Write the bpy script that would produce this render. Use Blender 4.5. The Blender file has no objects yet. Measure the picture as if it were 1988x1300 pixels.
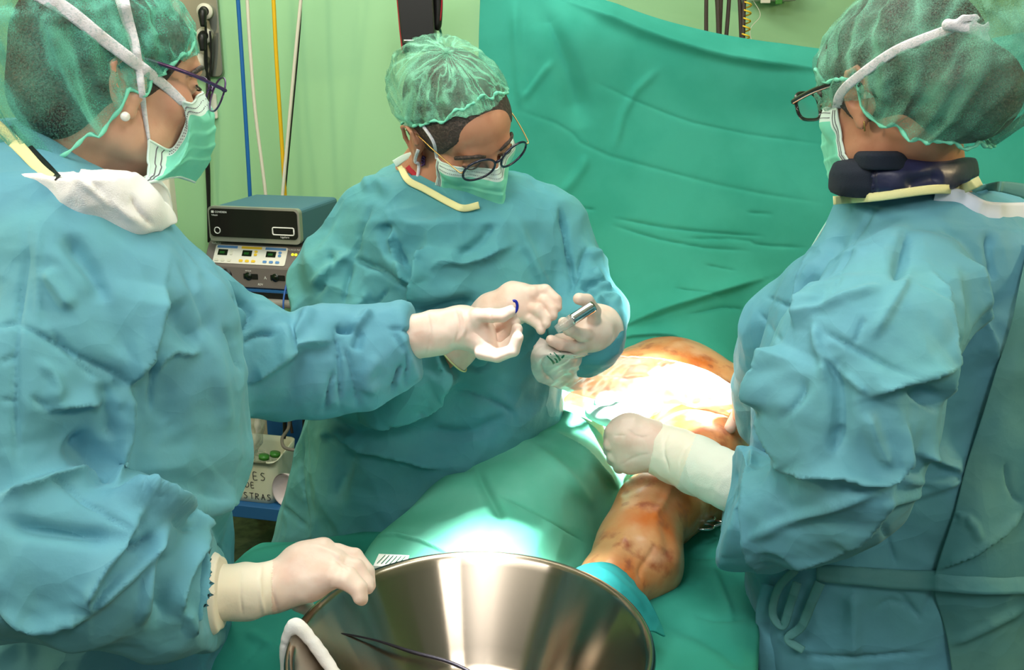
import bpy, math, random
import numpy as np
from mathutils import Vector, Matrix, Quaternion

# ---------------------------------------------------------------- camera
FX = 1900.0
PITCH = math.radians(16)
CZ = 1.65
CP, SP = math.cos(PITCH), math.sin(PITCH)
sc = bpy.context.scene
col = sc.collection
cam_d = bpy.data.cameras.new('camera')
cam = bpy.data.objects.new('camera', cam_d)
col.objects.link(cam)
cam.location = (0, 0, CZ)
cam.rotation_euler = (math.pi / 2 - PITCH, 0, 0)
cam_d.sensor_width = 36
cam_d.lens = 36 * FX / 1988
cam_d.clip_start = 0.02
sc.camera = cam

def at(px, py, Y):
    """the place at world distance Y on the sight line through pixel px, py"""
    v = (650.0 - py) / FX
    d = Y / (CP + v * SP)
    return np.array([d * (px - 994.0) / FX, Y, CZ + d * (v * CP - SP)])

def proj(P):
    x, y, z = P[..., 0], P[..., 1], P[..., 2] - CZ
    d = np.maximum(y * CP - z * SP, 0.05)
    return 994 + FX * x / d, 650 - FX * (y * SP + z * CP) / d, d

# ---------------------------------------------------------------- light
def s2l(c):
    c = c / 255.0
    return c / 12.92 if c <= 0.04045 else ((c + 0.055) / 1.055) ** 2.4
def rgb(r, g, b): return (s2l(r), s2l(g), s2l(b), 1.0)

w = bpy.data.worlds.new('world'); sc.world = w; w.use_nodes = True
w.node_tree.nodes['Background'].inputs[0].default_value = (0.85, 1.0, 0.95, 1)
w.node_tree.nodes['Background'].inputs[1].default_value = 0.27

def aim(o, tgt):
    d = Vector(tgt) - o.location
    o.rotation_euler = d.to_track_quat('-Z', 'Y').to_euler()
def area(name, loc, tgt, sx, sy, power, color):
    l = bpy.data.lights.new(name, 'AREA'); l.shape = 'RECTANGLE'; l.size = sx; l.size_y = sy
    l.energy = power; l.color = color
    o = bpy.data.objects.new(name, l); col.objects.link(o); o.location = loc; aim(o, tgt); return o
def spot(name, loc, tgt, deg, blend, power, color, size=0.06):
    l = bpy.data.lights.new(name, 'SPOT'); l.spot_size = math.radians(deg); l.spot_blend = blend
    l.energy = power; l.color = color; l.shadow_soft_size = size
    o = bpy.data.objects.new(name, l); col.objects.link(o); o.location = loc; aim(o, tgt); return o

area('ceiling_light_front', (-0.9, 0.1, 2.75), (-0.1, 1.4, 1.0), 1.2, 0.5, 24, (1.0, 0.97, 0.93))
area('ceiling_light_middle', (0.3, 1.2, 2.8), (0.3, 1.4, 0.9), 1.2, 0.3, 12, (0.95, 1.0, 0.96))
area('ceiling_light_rear', (-0.5, 2.3, 2.8), (-0.2, 2.6, 1.0), 1.6, 0.4, 30, (1.0, 1.0, 0.86))
area('bounced_flash', (0.5, -0.5, 2.5), (0.1, 1.6, 1.2), 0.45, 0.45, 12, (1.0, 0.95, 0.9))
area('added_streak_light_left', (-2.4, .9, 2.3), (-0.05, 1, 1), .25, .25, 26, (1.0, .78, .45))  # added warm side light, no known source; makes the basin's yellow streaks
area('added_streak_light_right', (2.4, .9, 2.3), (-0.05, 1, 1), .25, .25, 26, (1.0, .78, .45))  # added twin from the other side, for the same basin streaks
tA = at(1265, 745, 1.72); tB = at(965, 1100, 1.21)
spot('surgical_lamp_groin', (0.75, 1.15, 2.4), tA, 14, 0.7, 2400, (1.0, 0.97, 0.92), 0.05)
spot('surgical_lamp_leg', (-0.13, 1.12, 2.45), tB, 12, 1.0, 1900, (1.0, 0.98, 0.98), 0.05)

sc.view_settings.view_transform = 'Standard'
sc.view_settings.look = 'None'
sc.view_settings.gamma = 1.0
sc.view_settings.use_curve_mapping = False
sc.view_settings.exposure = -0.1

# ---------------------------------------------------------------- materials
def mat(name, color, rough=0.6, metal=0.0, bump=None, crumple=None, vary=None, alpha=1.0, spec=0.5, sss=0.0,
        trans=0.0, emit=None, sheen=0.0, coat=0.0, aniso=None, ior=1.45):
    """bump = [(scale, strength, distance), ...]; vary = (colour2, scale, lo, hi)"""
    m = bpy.data.materials.new(name); m.use_nodes = True
    nt = m.node_tree; b = nt.nodes['Principled BSDF']; N = nt.nodes.new; L = nt.links.new
    b.inputs['Base Color'].default_value = color
    b.inputs['Roughness'].default_value = rough
    b.inputs['Metallic'].default_value = metal
    b.inputs['Specular IOR Level'].default_value = spec
    b.inputs['IOR'].default_value = ior
    b.inputs['Alpha'].default_value = alpha
    b.inputs['Transmission Weight'].default_value = trans
    b.inputs['Sheen Weight'].default_value = sheen
    b.inputs['Coat Weight'].default_value = coat
    b.inputs['Coat Roughness'].default_value = 0.25
    if sss:
        b.inputs['Subsurface Weight'].default_value = sss
        b.inputs['Subsurface Radius'].default_value = (1, .4, .25)
        b.inputs['Subsurface Scale'].default_value = 0.008
    if emit: b.inputs['Emission Color'].default_value = emit[0]; b.inputs['Emission Strength'].default_value = emit[1]
    tc = N('ShaderNodeTexCoord')
    prev = None
    for (s, st, di) in (bump or []):
        t = N('ShaderNodeTexNoise'); t.inputs['Scale'].default_value = s; t.inputs['Detail'].default_value = 3
        L(tc.outputs['Object'], t.inputs['Vector'])
        bn = N('ShaderNodeBump'); bn.inputs['Strength'].default_value = st; bn.inputs['Distance'].default_value = di
        L(t.outputs['Fac'], bn.inputs['Height'])
        if prev: L(prev.outputs[0], bn.inputs['Normal'])
        prev = bn
    for (scl, st, di) in (crumple or []):
        nz = N('ShaderNodeTexNoise'); nz.inputs['Scale'].default_value = scl * .5; nz.inputs['Detail'].default_value = 2
        L(tc.outputs['Object'], nz.inputs['Vector'])
        mm = N('ShaderNodeVectorMath'); mm.operation = 'MULTIPLY_ADD'; L(nz.outputs['Color'], mm.inputs[0])
        mm.inputs[1].default_value = (2.4 / scl,) * 3; L(tc.outputs['Object'], mm.inputs[2])
        vo = N('ShaderNodeTexVoronoi'); vo.inputs['Scale'].default_value = scl; L(mm.outputs[0], vo.inputs['Vector'])
        bn = N('ShaderNodeBump'); bn.inputs['Strength'].default_value = st; bn.inputs['Distance'].default_value = di
        L(vo.outputs['Distance'], bn.inputs['Height'])
        if prev: L(prev.outputs[0], bn.inputs['Normal'])
        prev = bn
    if prev: L(prev.outputs[0], b.inputs['Normal'])
    if vary:
        vs = vary if isinstance(vary, list) else [vary]
        cur = None
        for (c2, s, lo, hi) in vs:
            t = N('ShaderNodeTexNoise'); t.inputs['Scale'].default_value = s; t.inputs['Detail'].default_value = 4
            L(tc.outputs['Object'], t.inputs['Vector'])
            r = N('ShaderNodeMapRange'); r.inputs[1].default_value = lo; r.inputs[2].default_value = hi
            L(t.outputs['Fac'], r.inputs[0])
            mx = N('ShaderNodeMix'); mx.data_type = 'RGBA'
            L(r.outputs[0], mx.inputs[0]); mx.inputs[7].default_value = c2
            if cur: L(cur, mx.inputs[6])
            else: mx.inputs[6].default_value = color
            cur = mx.outputs[2]
        L(cur, b.inputs['Base Color'])
    if aniso is not None:
        b.inputs['Anisotropic'].default_value = aniso[0]; b.inputs['Anisotropic Rotation'].default_value = aniso[1]
        tg = N('ShaderNodeTangent'); tg.direction_type = 'RADIAL'; tg.axis = 'Z'; L(tg.outputs[0], b.inputs['Tangent'])
    return m

def veil(name, color, lo, hi, stretch=(34, 3, 1), nscale=1.0, rough=0.7, uv=True, fine=700):
    """thin non-woven fabric: partly see-through, denser along its own crinkles"""
    m = bpy.data.materials.new(name); m.use_nodes = True
    nt = m.node_tree; b = nt.nodes['Principled BSDF']; N = nt.nodes.new; L = nt.links.new
    b.inputs['Base Color'].default_value = color; b.inputs['Roughness'].default_value = rough
    tc = N('ShaderNodeTexCoord'); mp = N('ShaderNodeMapping'); mp.inputs['Scale'].default_value = stretch
    L(tc.outputs['UV' if uv else 'Object'], mp.inputs['Vector'])
    t = N('ShaderNodeTexNoise'); t.inputs['Scale'].default_value = nscale; t.inputs['Detail'].default_value = 2
    t.inputs['Distortion'].default_value = 0.8
    L(mp.outputs[0], t.inputs['Vector'])
    # narrow bright lines where the noise crosses its middle: gathered creases
    a1 = N('ShaderNodeMath'); a1.operation = 'SUBTRACT'; a1.inputs[1].default_value = 0.5; L(t.outputs['Fac'], a1.inputs[0])
    a2 = N('ShaderNodeMath'); a2.operation = 'ABSOLUTE'; L(a1.outputs[0], a2.inputs[0])
    r = N('ShaderNodeMapRange'); r.inputs[1].default_value = 0.0; r.inputs[2].default_value = 0.085
    r.inputs[3].default_value = hi; r.inputs[4].default_value = lo; L(a2.outputs[0], r.inputs[0])
    t2 = N('ShaderNodeTexNoise'); t2.inputs['Scale'].default_value = fine; t2.inputs['Detail'].default_value = 2
    L(tc.outputs['Object'], t2.inputs['Vector'])
    r2 = N('ShaderNodeMapRange'); r2.inputs[1].default_value = .35; r2.inputs[2].default_value = .65
    r2.inputs[3].default_value = -0.14; r2.inputs[4].default_value = 0.16; L(t2.outputs['Fac'], r2.inputs[0])
    t3 = N('ShaderNodeTexNoise'); t3.inputs['Scale'].default_value = 22; t3.inputs['Detail'].default_value = 1
    L(tc.outputs['Object'], t3.inputs['Vector'])
    r3 = N('ShaderNodeMapRange'); r3.inputs[1].default_value = .35; r3.inputs[2].default_value = .65
    r3.inputs[3].default_value = -0.16; r3.inputs[4].default_value = 0.16; L(t3.outputs['Fac'], r3.inputs[0])
    s = N('ShaderNodeMath'); s.operation = 'ADD'; L(r.outputs[0], s.inputs[0]); L(r2.outputs[0], s.inputs[1])
    s2 = N('ShaderNodeMath'); s2.operation = 'ADD'; s2.use_clamp = True; L(s.outputs[0], s2.inputs[0]); L(r3.outputs[0], s2.inputs[1])
    L(s2.outputs[0], b.inputs['Alpha'])
    bn = N('ShaderNodeBump'); bn.inputs['Strength'].default_value = 0.5; bn.inputs['Distance'].default_value = 0.002
    L(t.outputs['Fac'], bn.inputs['Height']); L(bn.outputs[0], b.inputs['Normal'])
    return m

weave = [(1400, 0.10, 0.0006), (60, 0.25, 0.002)]
M = {}
M['wall'] = mat('green_wall_paint', rgb(152, 202, 154), .45, bump=[(90, .08, .001), (3, .2, .01)])
M['floor'] = mat('floor_vinyl', rgb(92, 98, 72), .4, vary=(rgb(60, 66, 48), 30, .35, .65))
M['ceiling'] = mat('ceiling_paint', rgb(225, 228, 215), .9)
M['gown'] = mat('blue_nonwoven_gown', rgb(98, 158, 178), .62, bump=[(1500, .12, .0006), (45, .3, .003)], crumple=[(22, .35, .005), (8, .8, .014)], vary=(rgb(96, 158, 168), 5, .4, .65), sheen=.05, spec=.18)
M['gown_green'] = mat('green_tinted_gown', rgb(98, 150, 142), .65, bump=[(1500, .12, .0006), (45, .3, .003)], crumple=[(22, .35, .005), (9, .7, .012)], vary=(rgb(78, 136, 142), 5, .4, .65), spec=.3)
M['gown_mid'] = mat('blue_green_gown', rgb(80, 146, 158), .62, bump=[(1500, .12, .0006), (45, .3, .003)], crumple=[(22, .4, .006), (9, .9, .014)], vary=(rgb(88, 156, 160), 6, .4, .6), sheen=.05, spec=.15)
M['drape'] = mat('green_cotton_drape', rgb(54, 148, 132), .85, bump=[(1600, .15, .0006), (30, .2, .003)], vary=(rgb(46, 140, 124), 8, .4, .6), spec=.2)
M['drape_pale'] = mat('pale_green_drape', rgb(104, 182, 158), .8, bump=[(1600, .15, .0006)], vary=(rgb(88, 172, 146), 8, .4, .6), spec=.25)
M['teal'] = mat('teal_wrap', rgb(40, 140, 140), .8, bump=[(1400, .2, .001), (40, .3, .003)], spec=.2)
M['skin'] = mat('skin', rgb(206, 158, 132), .5, bump=[(420, .12, .001)], vary=[(rgb(194, 136, 112), 30, .45, .75), (rgb(214, 168, 140), 12, .5, .7)], sss=.12)
M['skin_tan'] = mat('tanned_skin', rgb(186, 132, 104), .45, bump=[(420, .12, .001)], vary=[(rgb(170, 112, 86), 30, .45, .75)], sss=.12)
M['lip'] = mat('lip', rgb(168, 92, 84), .4)
M['iodine'] = mat('iodine_painted_skin', rgb(206, 150, 100), .3, bump=[(300, .15, .001)],
                  vary=[(rgb(196, 104, 40), 10, .42, .62), (rgb(160, 84, 50), 26, .55, .7), (rgb(212, 160, 120), 15, .52, .7), (rgb(150, 84, 56), 40, .66, .78)], sss=.08, spec=.6, coat=.3)
M['belly'] = mat('iodine_painted_belly', rgb(218, 160, 100), .32, bump=[(300, .15, .001)],
                 vary=[(rgb(210, 140, 30), 9, .48, .62), (rgb(226, 170, 120), 20, .55, .75)], sss=.1, spec=.6, coat=.3)
M['hair'] = mat('dark_brown_hair', rgb(58, 48, 44), .6, bump=[(260, .7, .003)], vary=(rgb(90, 76, 68), 240, .5, .7))
M['glove'] = mat('latex_glove', rgb(232, 208, 192), .38, bump=[(90, .25, .0015), (900, .06, .0005)], vary=(rgb(224, 190, 172), 26, .45, .7), sss=.15, spec=.45)
M['glove_cuff'] = mat('glove_cuff_latex', rgb(236, 226, 208), .45, bump=[(70, .4, .002)], sss=.1)
M['cuff'] = mat('knitted_cuff', rgb(226, 226, 214), .9, bump=[(500, .5, .001)])
M['towel'] = mat('white_towel', rgb(238, 236, 236), .95, bump=[(700, .5, .0012), (60, .3, .003)])
M['yellow'] = mat('pale_yellow_binding', rgb(226, 222, 164), .8, bump=[(700, .4, .001)])
M['white_tape'] = mat('white_tape', rgb(222, 226, 240), .6, bump=[(500, .2, .0006)])
M['tie'] = mat('white_nonwoven_tie', rgb(226, 222, 228), .8, bump=[(600, .7, .0012)], vary=(rgb(190, 200, 204), 300, .5, .7))
M['mask'] = mat('green_mask', rgb(122, 212, 184), .75, bump=[(900, .2, .0006), (60, .2, .002)])
M['mask_white'] = mat('mask_white_edge', rgb(214, 234, 226), .75, bump=[(900, .2, .0006)])
M['navy'] = mat('navy_vinyl', rgb(34, 38, 72), .38, bump=[(40, .3, .003), (1200, .1, .0004)], vary=(rgb(28, 32, 58), 20, .4, .6))
M['navy_cloth'] = mat('navy_loop_cloth', rgb(20, 28, 44), .9, bump=[(900, .5, .001)])
M['black'] = mat('black_plastic', rgb(20, 19, 20), .4)
M['black_frame'] = mat('dark_blue_acetate', rgb(22, 26, 48), .18, spec=.7)
M['dark_frame'] = mat('dark_tortoise_acetate', rgb(34, 26, 22), .2, spec=.7)
M['purple'] = mat('purple_metal', rgb(84, 60, 104), .3, metal=.6)
M['gold'] = mat('gold_metal', rgb(196, 160, 100), .3, metal=1)
M['chrome'] = mat('polished_steel', rgb(200, 200, 200), .12, metal=1)
M['steel'] = mat('brushed_steel', rgb(160, 148, 132), .17, metal=1, aniso=(.93, 0.25), bump=[(300, .03, .0004)])
M['panel_steel'] = mat('steel_panel', rgb(150, 152, 140), .3, metal=1, bump=[(60, .06, .001)])
M['pearl'] = mat('pearl', rgb(240, 234, 226), .15, coat=.6)
M['blue_hose'] = mat('blue_hose', rgb(16, 92, 160), .45)
M['yellow_hose'] = mat('yellow_hose', rgb(214, 168, 8), .45)
M['white_hose'] = mat('white_hose', rgb(206, 200, 186), .5)
M['grey_cable'] = mat('grey_cable', rgb(120, 112, 104), .5)
M['brown_cable'] = mat('dark_cable', rgb(62, 50, 46), .5)
M['blue_cable'] = mat('blue_cable', rgb(44, 92, 170), .4)
M['ivory'] = mat('ivory_plastic', rgb(220, 216, 200), .5)
M['unit_blue'] = mat('blue_grey_casing', rgb(78, 122, 140), .6, bump=[(700, .15, .0004)])
M['unit_silver'] = mat('silver_bezel', rgb(176, 172, 164), .35, metal=.5)
M['unit_black'] = mat('black_fascia', rgb(30, 27, 26), .22)
M['unit_grey'] = mat('grey_casing', rgb(112, 104, 102), .5, bump=[(700, .15, .0004)])
M['panel_white'] = mat('panel_cream', rgb(226, 222, 212), .5)
M['panel_blue'] = mat('panel_blue', rgb(88, 138, 196), .5)
M['panel_yellow'] = mat('panel_yellow', rgb(232, 192, 48), .5)
M['lcd'] = mat('dark_display', rgb(16, 26, 16), .2)
M['digit'] = mat('green_digits', rgb(30, 90, 30), .4, emit=(rgb(40, 160, 50), .25))
M['led'] = mat('yellow_lamp', rgb(230, 230, 40), .4, emit=(rgb(240, 240, 60), .9))
M['white_print'] = mat('white_print', rgb(225, 225, 222), .6)
M['ink'] = mat('black_ink', rgb(38, 36, 40), .7)
M['green_ink'] = mat('green_print', rgb(20, 110, 84), .6)
M['shelf_blue'] = mat('blue_painted_steel', rgb(40, 96, 152), .4)
M['trolley'] = mat('grey_trolley_edge', rgb(140, 136, 130), .45)
M['box'] = mat('cream_plastic_box', rgb(212, 214, 192), .55, sss=.05)
M['bowl'] = mat('white_bowl', rgb(226, 212, 214), .4)
M['clear'] = mat('clear_plastic', rgb(235, 240, 238), .06, trans=1.0, ior=1.15)
M['green_cap'] = mat('green_cap', rgb(60, 130, 50), .35)
M['blue_ring'] = mat('blue_ring', rgb(24, 34, 150), .3)
M['screen'] = mat('lit_screen', rgb(180, 190, 230), .3, emit=(rgb(190, 200, 245), .55))
M['paper'] = mat('paper_label', rgb(226, 224, 214), .8, bump=[(60, .3, .002)])
M['red'] = mat('red_cloth', rgb(170, 30, 44), .7)
M['gauze'] = mat('white_gauze', rgb(232, 230, 228), .95, bump=[(600, .4, .001)])
M['groin'] = mat('pale_towel', rgb(190, 222, 216), .9, bump=[(600, .4, .001), (50, .3, .003)])
M['wire'] = mat('dark_guidewire', rgb(44, 42, 50), .35, metal=.5)
M['wood'] = mat('beige_laminate', rgb(176, 168, 140), .5)
M['eye'] = mat('eye_white', rgb(214, 204, 196), .2)
M['iris'] = mat('iris', rgb(44, 30, 22), .1)
M['slate'] = mat('grey_stitching', rgb(120, 118, 124), .7)  # plain grey of the stitched dots on the masks

def film(name, color, a, rough=.25):
    m = bpy.data.materials.new(name); m.use_nodes = True
    nt = m.node_tree; b = nt.nodes['Principled BSDF']; N = nt.nodes.new; L = nt.links.new
    b.inputs['Base Color'].default_value = color; b.inputs['Roughness'].default_value = rough
    tc = N('ShaderNodeTexCoord'); t = N('ShaderNodeTexNoise'); t.inputs['Scale'].default_value = 16; t.inputs['Detail'].default_value = 3
    L(tc.outputs['Object'], t.inputs['Vector'])
    r = N('ShaderNodeMapRange'); r.inputs[1].default_value = .35; r.inputs[2].default_value = .65
    r.inputs[3].default_value = a - .12; r.inputs[4].default_value = min(a + .14, 1); L(t.outputs['Fac'], r.inputs[0]); L(r.outputs[0], b.inputs['Alpha'])
    bn = N('ShaderNodeBump'); bn.inputs['Strength'].default_value = .5; bn.inputs['Distance'].default_value = .004
    L(t.outputs['Fac'], bn.inputs['Height']); L(bn.outputs[0], b.inputs['Normal'])
    return m
M['film'] = film('thin_plastic_film', rgb(232, 222, 214), .62)
M['lens'] = film('lens_glass', rgb(190, 200, 190), .12, .03)
M['cap_a'] = veil('bouffant_cap_green_a', rgb(104, 196, 172), .22, .66, (16, 2.2, 1))
M['cap_b'] = veil('bouffant_cap_green_b', rgb(126, 200, 168), .24, .66, (18, 2.5, 1))
M['cap_c'] = veil('bouffant_cap_green_c', rgb(116, 184, 158), .26, .6, (10, 1.6, 1))
M['bag'] = film('clear_bag', rgb(200, 200, 190), .4, .15)

# ---------------------------------------------------------------- objects
def tag(o, label=None, cat=None, group=None, kind=None):
    if label: o['label'] = label
    if cat: o['category'] = cat
    if group: o['group'] = group
    if kind: o['kind'] = kind
    return o
def empty(name, loc, label, cat, group=None):
    o = bpy.data.objects.new(name, None); col.objects.link(o); o.location = tuple(float(x) for x in loc)
    o.empty_display_size = 0.05
    return tag(o, label, cat, group)
def worldloc(o):
    v = Vector((0, 0, 0))
    while o is not None: v = v + o.location; o = o.parent
    return np.array(v)
def mk(name, V, F, mats, parent=None, smooth=True, uv=None, fmat=None, solid=None, sub=0):
    """V world coordinates; F (n,3) or (n,4) int array or list"""
    V = np.asarray(V, dtype=np.float64).reshape(-1, 3)
    if parent is not None: org = worldloc(parent)
    else: org = np.array([(V[:, 0].min() + V[:, 0].max()) / 2, (V[:, 1].min() + V[:, 1].max()) / 2, V[:, 2].min()])
    me = bpy.data.meshes.new(name)
    if isinstance(F, np.ndarray):
        n, k = F.shape
        me.vertices.add(len(V)); me.vertices.foreach_set('co', (V - org).ravel())
        me.loops.add(n * k); me.loops.foreach_set('vertex_index', F.ravel().astype(np.int32))
        me.polygons.add(n); me.polygons.foreach_set('loop_start', np.arange(0, n * k, k, dtype=np.int32))
        me.polygons.foreach_set('loop_total', np.full(n, k, dtype=np.int32))
        me.update(calc_edges=True)
    else:
        me.from_pydata([tuple(v) for v in (V - org)], [], [list(f) for f in F]); me.update()
    if uv is not None:
        ul = me.uv_layers.new(name='UVMap'); li = np.empty(len(me.loops), dtype=np.int32); me.loops.foreach_get('vertex_index', li)
        ul.data.foreach_set('uv', np.asarray(uv)[li].ravel())
    for m in (mats if isinstance(mats, (list, tuple)) else [mats]): me.materials.append(m)
    if fmat is not None: me.polygons.foreach_set('material_index', np.asarray(fmat, dtype=np.int32))
    me.polygons.foreach_set('use_smooth', np.full(len(me.polygons), smooth))
    me.validate(); me.update()
    o = bpy.data.objects.new(name, me); col.objects.link(o)
    if parent is not None: o.parent = parent
    else: o.location = tuple(org)
    if sub:
        md = o.modifiers.new('s', 'SUBSURF'); md.levels = sub; md.render_levels = sub
    if solid:
        md = o.modifiers.new('t', 'SOLIDIFY'); md.thickness = solid; md.offset = 0
    return o

from mathutils.bvhtree import BVHTree
class Surf:
    """finds where a sight line meets already built cloth or skin, to lay bands and ties on it"""
    def __init__(s, *obs):
        s.t = []
        for o in obs:
            w_ = worldloc(o); V = [tuple(np.array(v.co[:]) + w_) for v in o.data.vertices]
            s.t.append(BVHTree.FromPolygons(V, [tuple(p.vertices) for p in o.data.polygons]))
    def __call__(s, px, py, off=.002, Y=None):
        p = at(px, py, 1.0); d = p - CAM; d /= np.linalg.norm(d); best = None
        for t in s.t:
            h = t.ray_cast(Vector(CAM), Vector(d))
            if h[0] is not None and (best is None or h[3] < best): best = h[3]
        if best is None: return at(px, py, Y if Y else 1.3)
        return CAM + d * (best - off)
def lay(S, pts, n=24, off=.002, Y=None):
    P = cr(np.array(pts, float)[:, :2], n); Q = np.array([S(x, y, off, Y) for x, y in P]); d = np.linalg.norm(Q - CAM, axis=1)
    ok = np.abs(d - np.median(d)) < .16; i = np.arange(n)      # drop sight lines that slipped past
    d = np.interp(i, i[ok], d[ok]); ds = np.convolve(np.pad(d, 2, mode='edge'), np.ones(5) / 5, 'valid'); d = np.minimum(d, ds)
    R_ = (Q - CAM) / np.linalg.norm(Q - CAM, axis=1)[:, None]
    return CAM + R_ * d[:, None]

# ---- numpy noise
def hash3(I, s):
    I = I.astype(np.int64)
    h = (I[..., 0] * 73856093) ^ (I[..., 1] * 19349663) ^ (I[..., 2] * 83492791) ^ (s * 2654435761)
    h = (h ^ (h >> 13)) * 1274126177
    h = h & 0x7fffffff
    h = (h ^ (h >> 11)) * 668265263
    return (h & 0xffffff) / float(0xffffff)
def vnoise(P, s=0):
    I = np.floor(P); f = P - I; f = f * f * (3 - 2 * f); out = 0
    for a in (0, 1):
        for b in (0, 1):
            for c in (0, 1):
                wgt = (f[:, 0] if a else 1 - f[:, 0]) * (f[:, 1] if b else 1 - f[:, 1]) * (f[:, 2] if c else 1 - f[:, 2])
                out = out + wgt * hash3(I + np.array([a, b, c]), s)
    return out
def crease(P, s=0):
    """facets with sharp lines between them: smallest distance to random points"""
    I = np.floor(P); best = np.full(len(P), 9.0)
    for a in (-1, 0, 1):
        for b in (-1, 0, 1):
            for c in (-1, 0, 1):
                J = I + np.array([a, b, c])
                Q = J + np.stack([hash3(J, s + 1), hash3(J, s + 2), hash3(J, s + 3)], -1)
                best = np.minimum(best, ((Q - P) ** 2).sum(1))
    return np.sqrt(best)

def normals(V, F):
    N = np.zeros_like(V)
    fn = np.cross(V[F[:, 2]] - V[F[:, 0]], V[F[:, -1]] - V[F[:, 1]]) if F.shape[1] == 4 else np.cross(V[F[:, 1]] - V[F[:, 0]], V[F[:, 2]] - V[F[:, 0]])
    for k in range(F.shape[1]): np.add.at(N, F[:, k], fn)
    return N / (np.linalg.norm(N, axis=1, keepdims=True) + 1e-12)

def relax(V, F, n, lam=.5):
    if n <= 0: return V
    A = np.concatenate([F[:, [i, (i + 1) % F.shape[1]]] for i in range(F.shape[1])]); A = np.concatenate([A, A[:, ::-1]])
    cnt = np.bincount(A[:, 0], minlength=len(V))[:, None].astype(float)
    for _ in range(n):
        S = np.stack([np.bincount(A[:, 0], weights=V[A[:, 1], k], minlength=len(V)) for k in range(3)], 1)
        V = V + lam * (S / np.maximum(cnt, 1) - V)
    return V

CAM = np.array([0, 0, CZ])
def folds(V, N, strokes, amp=1.0, oneside=False):
    """push folds of cloth in or out along drawn lines.  stroke = (kind, mm, width, x,y, x,y, ...)"""
    px, py, d = proj(V)
    view = V - CAM; view /= np.linalg.norm(view, axis=1, keepdims=True)
    fc = -(N * view).sum(1)
    wgt = np.clip(np.abs(fc) * 2.5, 0, 1) if oneside else np.clip(fc * 2.5, 0, 1)
    H = np.zeros(len(V))
    for st in strokes:
        kind, mm, wd = st[:3]; pts = np.array(st[3:], float).reshape(-1, 2)
        if len(pts) > 2:   # round the corners
            q = [pts[0]]
            for i in range(1, len(pts) - 1): q += [pts[i] * .7 + pts[i - 1] * .3, pts[i] * .7 + pts[i + 1] * .3]
            pts = np.array(q + [pts[-1]])
        m = 3.2 * wd
        idx = np.where((px > pts[:, 0].min() - m) & (px < pts[:, 0].max() + m) & (py > pts[:, 1].min() - m) & (py < pts[:, 1].max() + m) & (wgt > 0))[0]
        if not len(idx): continue
        X, Yp = px[idx], py[idx]; bd = np.full(len(idx), 1e9); bs = np.zeros(len(idx)); bt = np.zeros(len(idx))
        seg = np.hypot(*(pts[1:] - pts[:-1]).T); tot = seg.sum(); acc = 0
        for i in range(len(pts) - 1):
            a, b = pts[i], pts[i + 1]; e = b - a; L2 = (e ** 2).sum() + 1e-9
            t = np.clip(((X - a[0]) * e[0] + (Yp - a[1]) * e[1]) / L2, 0, 1)
            dx, dy = X - a[0] - t * e[0], Yp - a[1] - t * e[1]; dd = np.hypot(dx, dy); u = dd < bd
            sg = np.sign(e[0] * dy - e[1] * dx)
            bd[u] = dd[u]; bs[u] = sg[u]; bt[u] = ((acc + t * seg[i]) / tot)[u]; acc += seg[i]
        taper = np.clip(np.minimum(bt, 1 - bt) * 5 + .12, 0, 1)
        if kind == 'r': h = np.exp(-(bd / wd) ** 2)
        elif kind == 'v': h = -np.exp(-(bd / wd) ** 2)
        elif kind == 'k': h = -np.exp(-bd / (wd * .6))          # sharp crease
        elif kind == 't': h = np.exp(-bd / (wd * .8))            # sharp peak
        else:                                                     # 'a': soft slope on the right of the line, cliff on its left
            h = np.where(bs > 0, np.exp(-(bd / wd)), np.exp(-(bd / (wd * .14)))) if kind == 'a' else 0 * bd
        H[idx] += mm * .001 * h * taper * wgt[idx]
    return V + N * (H * amp)[:, None]

# ---------------------------------------------------------------- solids from distance fields
def smin(a, b, k):
    if k <= 0: return np.minimum(a, b)
    h = np.clip(.5 + .5 * (b - a) / k, 0, 1)
    return b * (1 - h) + a * h - k * h * (1 - h)

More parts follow.
